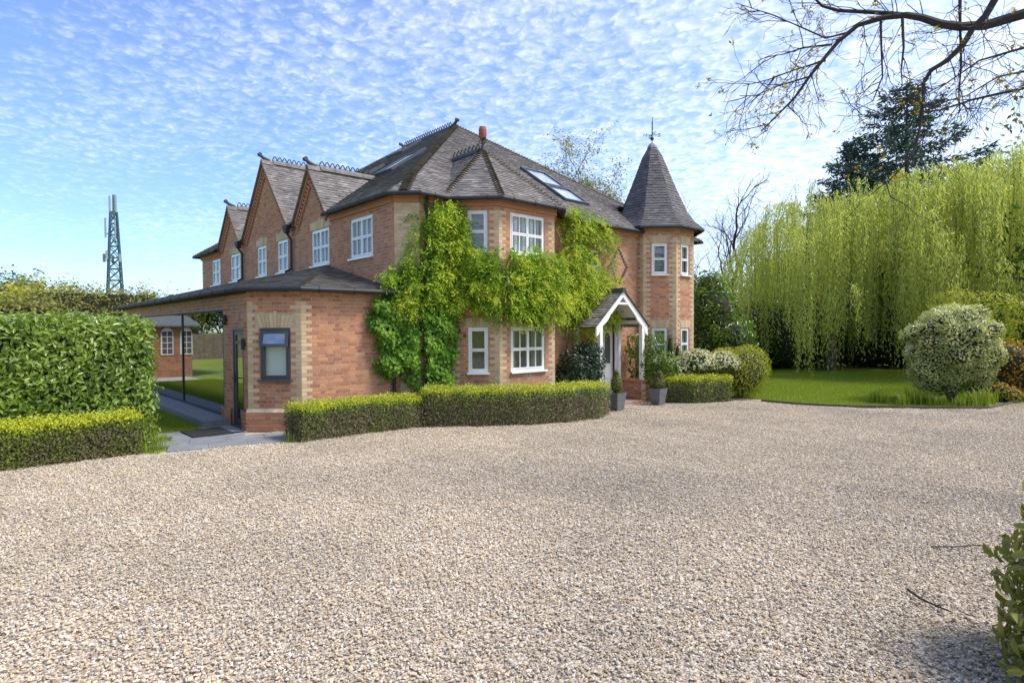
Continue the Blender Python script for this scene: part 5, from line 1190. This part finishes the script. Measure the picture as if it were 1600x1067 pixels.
def tuft(x, y, h, n, label, mat='grass_blade', w=.02, spread=.5):
    p = on_ground(x, y); t_ = thing('grass_tuft', label, 'plant', 'tufts of long grass along the lawn edge', loc=p); V = []; Fq = []; vv = []
    for k in range(n):
        a = rng.uniform(0, 2*pi); b = p+A3(rng.normal(0, .08), rng.normal(0, .08), -.02); l = h*rng.uniform(.6, 1.1); d = A3(cos(a), sin(a), 0)*spread*rng.uniform(.1, 1); s_ = A3(-sin(a), cos(a), 0)*w/2; q = len(V)
        V += [b-s_, b+s_, b+d*l*.35+Z*l*.6+s_*.8, b+d*l*.35+Z*l*.6-s_*.8, b+d*l*.9+Z*l*(.95-.3*np.linalg.norm(d))]; Fq += [(q, q+1, q+2), (q, q+2, q+3), (q+3, q+2, q+4)]; vv += [rng.random()]*3
    part(big_mesh('blades', V, Fq, vv), 'blades', mat, t_, kind='stuff')
for i, (x, y, h) in enumerate(((1365, 628, .55), (1378, 629, .4), (1422, 630, .7), (1438, 631, .5), (1455, 632, .45), (1520, 634, .5), (1535, 633, .6), (1548, 631, .5), (1470, 633, .3), (1500, 634, .35), (1410, 632, .4))): tuft(x, y, h, 60, ('tuft of long green grass at the foot of the variegated bush' if 1405 < x < 1560 else 'tuft of long green grass on the open edge of the lawn'))
for x, y, h in ((236, 706, .55), (246, 700, .35)): tuft(x, y, h, 28, 'wispy tuft of long grass where the box hedge meets the slate path', w=.012, spread=.6)
tuft(455, 690, .25, 22, 'small tuft of grass at the foot of the extension', w=.012)
# foreground shrub and twigs
fp = at_depth(1785, 900, 4.75); fz = 0.0
shrub('foreground_shrub', 'glossy broad-leaved evergreen shrub overhanging the drive', [((fp[0], fp[1], .45), (.60, .60, .55)), ((fp[0]-.02, fp[1]+.12, .86), (.48, .48, .42)), ((fp[0]-.1, fp[1]-.45, .25), (.45, .45, .4))], 'leaf_olive', 5200, .085, .5, (.3, 1.0), 'oval', singles=300, shell=.25, cs=.62)
def stick(pix, r_, label):
    P = [A3(*on_ground(*q))+Z*(r_+.012+.012*(i % 2)) for i, q in enumerate(pix)]; mb = MB(); mb.tube(P, list(np.linspace(r_, r_*.5, len(P))), 6); p = P[len(P)//2]; mb.tube([p, p+A3(.06, .05, .012)], [r_*.5, r_*.3], 5); mb.build('fallen_twig', 'twig', label=label, cat='twig', group='fallen twigs on the gravel')
stick(((1418, 925), (1440, 943), (1462, 950), (1486, 963)), .010, 'fallen twig lying diagonally on the gravel near the broad-leaved shrub'); stick(((1455, 857), (1490, 859), (1520, 855), (1546, 857)), .007, 'straight thin fallen twig lying across the gravel')

# ---------------------------------------------------------------- trees
def branchy(r, p, d, L, rad, lev, segs, tips, maxlev, spread=.6, up=.15, kids=(2, 4), shrink=.72, wig=.18, nseg=4):
    pts = [p]; dd = d.copy()
    for i in range(nseg):
        dd = unit(dd+r.normal(0, wig, 3)+Z*up*.25); pts.append(pts[-1]+dd*L/nseg)
    segs.append((pts, list(np.linspace(rad, rad*.55, nseg+1)), lev))
    if lev >= maxlev: tips.append((pts[-1], dd)); tips.append((pts[len(pts)//2], dd)); return
    for k in range(r.integers(kids[0], kids[1]+1)):
        f = 1.0 if k == 0 else r.uniform(.35, .95); i = min(int(f*nseg), nseg-1); q = pts[i]+(pts[i+1]-pts[i])*(f*nseg-i)
        a = unit(dd+rand_dirs(1, r)[0]*spread*(.5 if k == 0 else 1.25)+Z*up); branchy(r, q, a, L*shrink*r.uniform(.8, 1.15), rad*(.62 if k == 0 else .45), lev+1, segs, tips, maxlev, spread, up, kids, shrink, wig, nseg)
def tree(name, label, base, H, mat, seed, maxlev=5, leaves=10, lsize=.12, crad=.5, spread=.6, up=.15, trunk=None, trunkL=.32, kids=(2, 4), group=None, vb=(.2, .9), lean=(0, 0), shrink=.74, bark='bark', aspect=.55):
    r = np.random.default_rng(seed); base = A3(*base); segs = []; tips = []; root = thing(name, label, 'tree', group, loc=base)
    branchy(r, base-Z*.1, unit(A3(lean[0], lean[1], 1)), H*trunkL, trunk or H*.022, 0, segs, tips, maxlev, spread, up, kids, shrink)
    T_ = np.array([q[0] for q in tips]); sc_ = H/(T_[:, 2].max()-base[2]); off = (T_[T_[:, 2] > np.quantile(T_[:, 2], .6)].mean(0)-base)*sc_; off[2] = 0
    fx = lambda q: base+(q-base)*sc_-off*min(1.0, max(0, (q[2]-base[2])*sc_/(H*.35)))
    segs = [([fx(q) for q in pts], rad, lev) for pts, rad, lev in segs]; tips = [(fx(q), d) for q, d in tips]
    mb = MB()
    for pts, rad, lev in segs: mb.tube(pts, rad, 7 if lev < 2 else (4 if lev < 4 else 3), cap=False)
    part(mb, 'trunk', bark, root)
    if leaves:
        T = np.array([q[0] for q in tips]); n = len(T)*leaves; k = np.repeat(np.arange(len(T)), leaves); P = T[k]+r.normal(0, crad, (n, 3))*np.array([1, 1, .75])
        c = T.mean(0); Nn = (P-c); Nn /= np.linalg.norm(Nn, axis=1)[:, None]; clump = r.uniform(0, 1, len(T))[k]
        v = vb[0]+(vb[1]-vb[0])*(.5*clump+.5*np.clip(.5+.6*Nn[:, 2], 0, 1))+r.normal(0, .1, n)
        part(leaf_mesh('crown', P, Nn+rand_dirs(n, r)*1.0+np.array([0, 0, .4]), lsize*r.uniform(.6, 1.3, n), aspect, np.clip(v, 0, 1), r=r), 'crown', mat, root, kind='stuff')
    return root
def gpt(x, depth): p = at_depth(x, 520, depth); p[2] = -.16; return p
def willow(base, H, R, seed, label, clumps=150, per=11, vb=(.2, .9), low=(.5, 3.0)):
    r = np.random.default_rng(seed); base = A3(*base); root = thing('weeping_willow', label, 'tree', 'weeping willows across the lawn', loc=base); mb = MB(); segs = []; tips = []
    branchy(r, base-Z*.1, A3(.05, 0, 1), H*.34, .30, 0, segs, tips, 3, .75, .3, (3, 4), .72)
    for pts, rad, lev in segs: mb.tube(pts, rad, 7 if lev < 2 else 4, cap=False)
    part(mb, 'trunk', 'bark', root)
    LP = []; LD = []; LV = []; st = MB()
    for c in range(clumps):
        a = r.uniform(0, 2*pi); f = sqrt(r.uniform(.02, 1)); zc = H*(.36+.64*sqrt(max(0, 1-f*f))*r.uniform(.82, 1.0)); o = base+A3(R*f*cos(a), R*f*sin(a), zc+.1); zl = r.uniform(*low)*(1 if f > .55 else 1.6); cv = r.uniform(0, 1)
        if r.random() < .38: zl += r.uniform(.8, 3.5)
        for s in range(per):
            p = o+r.normal(0, .20, 3)*A3(1, 1, .6); z_end = base[2]+zl+r.normal(0, .45); l = max(.8, p[2]-z_end); n_ = int(l/.062); t = np.linspace(0, 1, n_); out = A3(cos(a), sin(a), 0)*.55
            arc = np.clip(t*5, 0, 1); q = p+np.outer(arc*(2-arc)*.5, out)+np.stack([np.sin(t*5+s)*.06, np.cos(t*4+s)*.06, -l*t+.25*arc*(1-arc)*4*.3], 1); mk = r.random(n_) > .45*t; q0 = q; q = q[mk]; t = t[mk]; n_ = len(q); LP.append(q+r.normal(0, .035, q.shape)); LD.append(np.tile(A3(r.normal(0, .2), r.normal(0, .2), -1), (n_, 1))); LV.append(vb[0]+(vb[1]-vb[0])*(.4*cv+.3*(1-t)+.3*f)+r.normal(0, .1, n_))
            if s % 4 == 0: st.tube(q0[::max(1, len(q0)//6)], .008, 3, cap=False)
    # top fuzz of rising shoots
    P = np.concatenate(LP); D = np.concatenate(LD)+rand_dirs(len(P), r)*.55; D /= np.linalg.norm(D, axis=1)[:, None]; V = np.clip(np.concatenate(LV), 0, 1); n = len(P); sd_ = np.cross(D, rand_dirs(n, r)); sd_ /= np.linalg.norm(sd_, axis=1)[:, None]; sz = .15*r.uniform(.7, 1.3, n)[:, None]
    Vv = np.stack([P, P+D*sz*.45-sd_*sz*.13, P+D*sz, P+D*sz*.45+sd_*sz*.13], 1).reshape(-1, 3); part(big_mesh('crown', Vv, np.arange(4*n).reshape(-1, 4), V), 'crown', 'leaf_willow', root, kind='stuff'); part(st, 'hanging_shoots', 'leaf_olive', root, kind='stuff')
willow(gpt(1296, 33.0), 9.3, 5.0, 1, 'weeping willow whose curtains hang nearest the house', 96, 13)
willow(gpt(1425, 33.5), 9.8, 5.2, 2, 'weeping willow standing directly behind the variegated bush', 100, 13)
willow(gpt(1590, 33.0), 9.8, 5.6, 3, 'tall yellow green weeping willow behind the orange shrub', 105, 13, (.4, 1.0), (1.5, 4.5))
def conifer(base, H, R, label, seed, zmin=.25):
    r = np.random.default_rng(seed); base = A3(*base); root = thing('conifer', label, 'tree', loc=base); mb = MB(); mb.tube([base-Z*.1, base+Z*H*.5, base+Z*H], [H*.018, H*.011, .02], 7); P = []; D = []; V = []
    for i in range(95):
        f = zmin+(1-zmin)*(i/95)**.9; z = H*f; L_ = R*(1-f)**.75*r.uniform(.6, 1.15)+.3; a = i*2.4+r.normal(0, .3); d = A3(cos(a), sin(a), 0); n_ = 7; pts = [base+Z*z+d*L_*t+Z*(-.14*L_*t+.26*L_*t*t) for t in np.linspace(0, 1, n_)]; mb.tube(pts, list(np.linspace(.05, .012, n_)), 4, cap=False)
        m_ = int(130*L_/3)+25; t = r.uniform(.12, 1, m_); q = np.array([base+Z*z+d*L_*x+Z*(-.14*L_*x+.26*L_*x*x) for x in t]); sd_ = A3(-d[1], d[0], 0); q += np.outer(r.normal(0, 1, m_)*.20*L_*(1.1-t), sd_)+np.outer(r.normal(-.1, .14, m_), Z); P.append(q); D.append(np.tile(d*.8-Z*.1, (m_, 1))+r.normal(0, .5, (m_, 3))); V.append(np.clip(.35+.4*t+r.normal(0, .15, m_), 0, 1))
    part(mb, 'trunk', 'bark', root); P = np.concatenate(P); D = np.concatenate(D); V = np.concatenate(V); n = len(P); D /= np.linalg.norm(D, axis=1)[:, None]; s_ = np.cross(D, rand_dirs(n, r)); s_ /= np.linalg.norm(s_, axis=1)[:, None]; sz = .38*r.uniform(.6, 1.3, n)[:, None]
    Vv = np.stack([P, P+D*sz*.5-s_*sz*.14, P+D*sz, P+D*sz*.5+s_*sz*.14], 1).reshape(-1, 3); part(big_mesh('crown', Vv, np.arange(4*n).reshape(-1, 4), V), 'crown', 'leaf_conifer', root, kind='stuff')
conifer(gpt(1414, 48), 18.3, 10.0, 'tall dark blue-green conifer rising above the willows', 5)
conifer(gpt(1334, 49), 15.4, 8.0, 'shorter dark conifer beside the tallest one above the willows', 6)
tree('bare_tree', 'bare dark-branched tree with no leaves behind the turret', gpt(1128, 36), 10.6, 'leaf_olive', 12, 6, 0, spread=.8, up=.06, trunk=.26, trunkL=.27, kids=(3, 4), bark='twig', lean=(.1, 0), shrink=.74)
tree('bare_tree', 'thin bare tree with scattered leaves between the bare tree and the willow', gpt(1185, 42), 11.4, 'leaf_olive', 14, 6, 1, .12, .35, .6, .18, .2, .3, (2, 3), bark='twig', shrink=.75)
tree('oak_tree', 'spring oak with thin olive leaves rising behind the house roof', gpt(862, 42), 15.2, 'leaf_olive', 21, 6, 14, .17, .34, .62, .12, .3, .30, (2, 4), shrink=.74)
tree('oak_tree', 'low olive tree crown showing just above the roof beside the turret', gpt(948, 46), 13.2, 'leaf_olive', 22, 6, 12, .18, .36, .62, .08, .28, .30, (2, 4), shrink=.74)
# dark understorey and trees behind the willows
for i, (x, dpt, h, w, m, lb) in enumerate(((1150, 33, 3.4, 2.2, 'leaf_mid', 'broad green rhododendron at the back of the lawn nearest the turret'), (1215, 34.5, 3.6, 2.4, 'leaf_mid', 'green rhododendron under the edge of the first willow'), (1275, 37, 3.2, 2.4, 'leaf_dark', 'dark evergreen shrub in the shade behind the first willow'), (1345, 37.5, 3.4, 2.5, 'leaf_dark', 'dark evergreen shrub in the shade between the willows'), (1415, 38, 3.3, 2.5, 'leaf_dark', 'dark evergreen shrub in the shade behind the second willow'), (1490, 38, 3.6, 2.6, 'leaf_dark', 'dark evergreen shrub hidden behind the variegated bush'), (1570, 37, 3.8, 2.8, 'leaf_dark', 'dark evergreen shrub in the shade behind the third willow'))):
    b = gpt(x, dpt); shrub('evergreen_shrub', lb, [((b[0], b[1], h*.35), (w, w, h*.5)), ((b[0]+.8, b[1]+.5, h*.6), (w*.7, w*.7, h*.42)), ((b[0]-.9, b[1]-.4, h*.5), (w*.7, w*.7, h*.4))], m, 5200, .2, .5, (.15, .75), cs=.8)
BT = [(1075, 60, 6.5, 'leaf_mid', 'green tree low behind the bare tree'), (1160, 60, 7, 'leaf_olive', 'olive tree behind the gap beside the turret'), (1240, 58, 9, 'leaf_mid', 'mid green tree far behind the first willow'), (1320, 60, 13, 'leaf_dark', 'dark tree far behind the gap between the willows'), (1470, 58, 14, 'leaf_mid', 'mid green tree far behind the tall conifer'), (1560, 55, 14, 'leaf_olive', 'olive tree far behind the third willow'), (1680, 50, 14, 'leaf_mid', 'green tree beyond the right end of the willows'),
      (1900, 30, 9, 'leaf_mid', 'green tree to the side of the drive beyond the bough'),
      (-60, 75, 7.5, 'leaf_mid', 'green tree beyond the fence at the end of the garden'), (20, 70, 6.9, 'leaf_conifer', 'dark rounded tree above the olive hedge'), (75, 62, 5.6, 'leaf_olive', 'yellow olive tree above the olive hedge'), (125, 66, 5.8, 'leaf_yellow', 'yellow tree beside the mast'), (150, 80, 6.0, 'leaf_olive', 'small olive tree left of the mast foot'), (225, 85, 6.2, 'leaf_conifer', 'dark small tree right of the mast foot'), (270, 90, 6.6, 'leaf_olive', 'far olive tree behind the extension')]
for i, (x, dpt, h, m, lb) in enumerate(BT): tree('garden_tree', lb, gpt(x, dpt), h, m, 100+i, 4, 26, .34, .75, .75, .1, None, .26, (3, 4), group='trees around the garden', shrink=.74)

for i, (x, y, h) in enumerate(((-54, -7, 5.2), (-53, -2, 5.6), (-56, 3, 5.4))): tree('garden_tree', 'leafy tree behind the panel fence at its %s' % ('outer end', 'middle', 'house end')[i], (x, y, -.2), h, ('leaf_mid', 'leaf_olive', 'leaf_yellow')[i], 170+i, 4, 24, .34, .7, .75, .1, None, .26, (3, 4), group='trees around the garden', shrink=.74)
for i, (x, y, h) in enumerate(((17, -9, 8), (19, -3, 9), (18, 4, 7.5), (20, 10, 9), (12, -17, 8), (4, -19, 9), (-5, -20, 8))): tree('garden_tree', 'green tree across the drive, facing the %s' % ('bay windows', 'front of the house', 'porch', 'turret', 'corner of the house', 'side door', 'laurel hedge')[i], (x, y, -.2), h, 'leaf_mid', 140+i, 4, 16, .36, .8, .75, .1, None, .26, (3, 4), group='trees around the garden', shrink=.74)
# overhanging bough of the tree whose trunk stands beyond the drive
rb = np.random.default_rng(3)
tp = at_depth(1980, 520, 10.5); tp[2] = 0
bt = thing('overhanging_tree', 'tree whose bare bough with small yellow young leaves hangs over the drive', 'tree', loc=tp)
def pl_(pts, d0, d1): n = len(pts); return [A3(*at_depth(x, y, d0+(d1-d0)*i/max(1, n-1))) for i, (x, y) in enumerate(pts)]
segs = []; budp = []
j1 = A3(*at_depth(1800, -60, 9.6)); fork = tp+Z*5.0
mb = MB(); mb.tube([tp-Z*.1, tp+Z*2.5+A3(.05, 0, 0), fork, tp+Z*6.5+A3(.3, .3, 0)], [.22, .19, .17, .05], 10)
mains = [([fork]+[A3(*at_depth(1800, 0, 9.7))]+pl_([(1660, 8), (1600, 22), (1540, 40), (1500, 42), (1470, 38), (1440, 28), (1415, 24), (1380, 28), (1340, 40), (1310, 65), (1285, 95), (1265, 120), (1240, 155), (1215, 180), (1190, 205)], 9.4, 8.2), .078, .008), (pl_([(1415, 24), (1370, 20), (1310, 17), (1285, 10), (1270, -5), (1240, -14)], 8.9, 8.6), .030, .010),
         ([fork+Z*1.0]+[A3(*at_depth(1760, -160, 9.4))]+pl_([(1600, -60), (1560, -10), (1540, 25), (1520, 45), (1505, 70), (1480, 95), (1455, 110), (1443, 130), (1443, 155), (1437, 200), (1430, 230), (1415, 255), (1395, 278), (1370, 296)], 9.0, 8.4), .052, .005), (pl_([(1640, 125), (1600, 138), (1520, 156), (1470, 172), (1400, 181), (1340, 180)], 9.5, 8.8), .022, .005), (pl_([(1410, 30), (1412, 75), (1408, 110), (1410, 135)], 8.8, 8.6), .018, .005), (pl_([(1376, 30), (1377, 70), (1379, 120), (1364, 158), (1345, 168)], 8.8, 8.5), .016, .004), (pl_([(1500, 0), (1500, 40), (1502, 100), (1498, 150), (1500, 175)], 9.2, 9.0), .020, .005), (pl_([(1650, 60), (1600, 75), (1530, 95), (1480, 130), (1440, 150)], 9.6, 9.0), .020, .005), (pl_([(1660, 100), (1600, 112), (1560, 120), (1510, 150), (1470, 160)], 9.6, 9.2), .018, .005), (pl_([(1300, 70), (1255, 75), (1225, 85), (1195, 90)], 8.6, 8.3), .014, .004), (pl_([(1290, 95), (1240, 110), (1200, 125), (1160, 135)], 8.5, 8.2), .013, .004), (pl_([(1265, 120), (1215, 135), (1180, 150), (1155, 150)], 8.4, 8.1), .011, .004), (pl_([(1330, 50), (1290, 60), (1245, 40), (1210, 25), (1150, 5)], 8.7, 8.2), .014, .004)]
for P, r0, r1 in mains:
    rad = list(r1+(r0-r1)*(1-np.linspace(0, 1, len(P)))**1.2); mb.tube(P, rad, 8 if r0 > .05 else 6)
    for i in range(len(P)-1):
        if P is mains[0][0] and i < 3 or P is mains[2][0] and i < 3: continue
        L_ = np.linalg.norm(P[i+1]-P[i]); nt = max(1, int(L_/.115+rb.random()*.8))
        for k in range(nt):
            q = P[i]+(P[i+1]-P[i])*rb.random(); a = unit(P[i+1]-P[i]); d = unit(a*.8+rand_dirs(1, rb)[0]*.9-Z*.25); sg = []; tips = []
            branchy(rb, q, d, rb.uniform(.22, .55), .0065, 0, sg, tips, 2, .75, -.05, (2, 3), .66, .22, 3)
            for pts, rd, lev in sg: mb.tube(pts, [max(.0026, x) for x in rd], 4 if lev == 0 else 3, cap=False)
            for tpos, td in tips:
                if rb.random() < .06: budp.append(tpos)
part(mb, 'trunk', 'twig', bt)
bp = np.array(budp); k = 7; PP = np.repeat(bp, k, 0)+rb.normal(0, .018, (len(bp)*k, 3)); part(leaf_mesh('crown', PP, rand_dirs(len(PP), rb), .046*rb.uniform(.6, 1.3, len(PP)), .5, rb.uniform(0, 1, len(PP)), r=rb), 'crown', 'leaf_young', bt, kind='stuff')
pe = px_blobs([(1610, 165, 20, 30), (1600, 195, 16, 14), (1615, 110, 16, 22)], 8.8); P, Nn = ellipsoids(420, pe, shell=.6); part(leaf_mesh('leaf_cluster', P, rand_dirs(len(P)), .07, .5, rng.uniform(0, 1, len(P))), 'leaf_cluster', 'leaf_olive', bt, kind='stuff')

# ---------------------------------------------------------------- mast and bird
mp = gpt(181, 90); mast = thing('telecom_mast', 'tall blue-green steel lattice phone mast with antennas beyond the hedge', 'mast', loc=mp)
top = at_depth(181, 330, 90)[2]; mb = MB(); wdt = lambda z: .72*(1-z/top)+.34
cor = lambda z, k: mp+A3(wdt(z)*(1 if k in (0, 3) else -1), wdt(z)*(1 if k in (0, 1) else -1), z)
for k in range(4):
    q = MB(); q.tube([cor(0, k), cor(top, k)], .10, 5); part(q, 'leg', 'mast_steel', mast)
zs = list(np.linspace(0, top, 13))
for a, b in zip(zs, zs[1:]):
    for k in range(4): mb.tube([cor(a, k), cor(b, (k+1) % 4)], .055, 4); mb.tube([cor(a, (k+1) % 4), cor(b, k)], .055, 4); mb.tube([cor(b, k), cor(b, (k+1) % 4)], .055, 4)
part(mb, 'lattice', 'mast_steel', mast, kind='stuff')
for i, (zf, ox, oy, h, w) in enumerate(((1.06, .35, .2, 2.2, .3), (1.06, -.35, .1, 2.4, .45), (1.05, .1, -.4, 2.2, .3), (.86, .85, 0, 2.6, .25), (.86, -.9, .3, 2.6, .3), (.88, .2, -.9, 2.4, .3), (.66, 1.1, .4, 1.0, .4), (.66, -1.15, 0, 1.0, .4), (.66, .1, -1.1, 1.0, .4), (.68, .7, -.9, 1.0, .35))):
    q = MB(); c = mp+A3(ox, oy, top*zf); q.box(c, (w, w*.6, h)); q.tube([c-Z*h*.3, mp+A3(ox*.3, oy*.3, top*min(zf, .99)-h*.3)], .07, 4); part(q, 'antenna', 'mast_panel', mast)
q = MB(); q.tube([mp+Z*top, mp+Z*top*1.13], .06, 5); part(q, 'pole', 'mast_steel', mast)
bc = at_depth(1110, 181, 45); mb = MB(); mb.tube([bc-hl*.16, bc, bc+hl*.14+Z*.02], [.015, .05, .012], 6)
mb.add([bc-hl*.05, bc+hl*.07, bc+FX*.34+Z*.14+hl*.0, bc-FX*.34+Z*.14], [(0, 1, 2), (1, 0, 3)]); mb.build('flying_bird', 'interior_dark', label='small dark bird flying above the turret', cat='bird')

# leaf litter blown on to the drive
n = 420; xx = np.concatenate([rng.uniform(1380, 1600, n//2), rng.uniform(0, 1600, n//2)]); yy = np.concatenate([rng.uniform(760, 1060, n//2), rng.uniform(700, 1060, n//2)])
P = np.array([on_ground(a, b) for a, b in zip(xx, yy)])+np.array([0, 0, .008]); part_ = leaf_mesh('leaf_litter', P, np.tile(A3(0, 0, 1), (n, 1))+rand_dirs(n)*.35, .028*rng.uniform(.5, 1.4, n), .55, rng.uniform(0, .6, n)); put('leaf_litter', part_, 'leaf_litter', kind='stuff', label='small brown fallen leaves scattered over the gravel', cat='leaves')
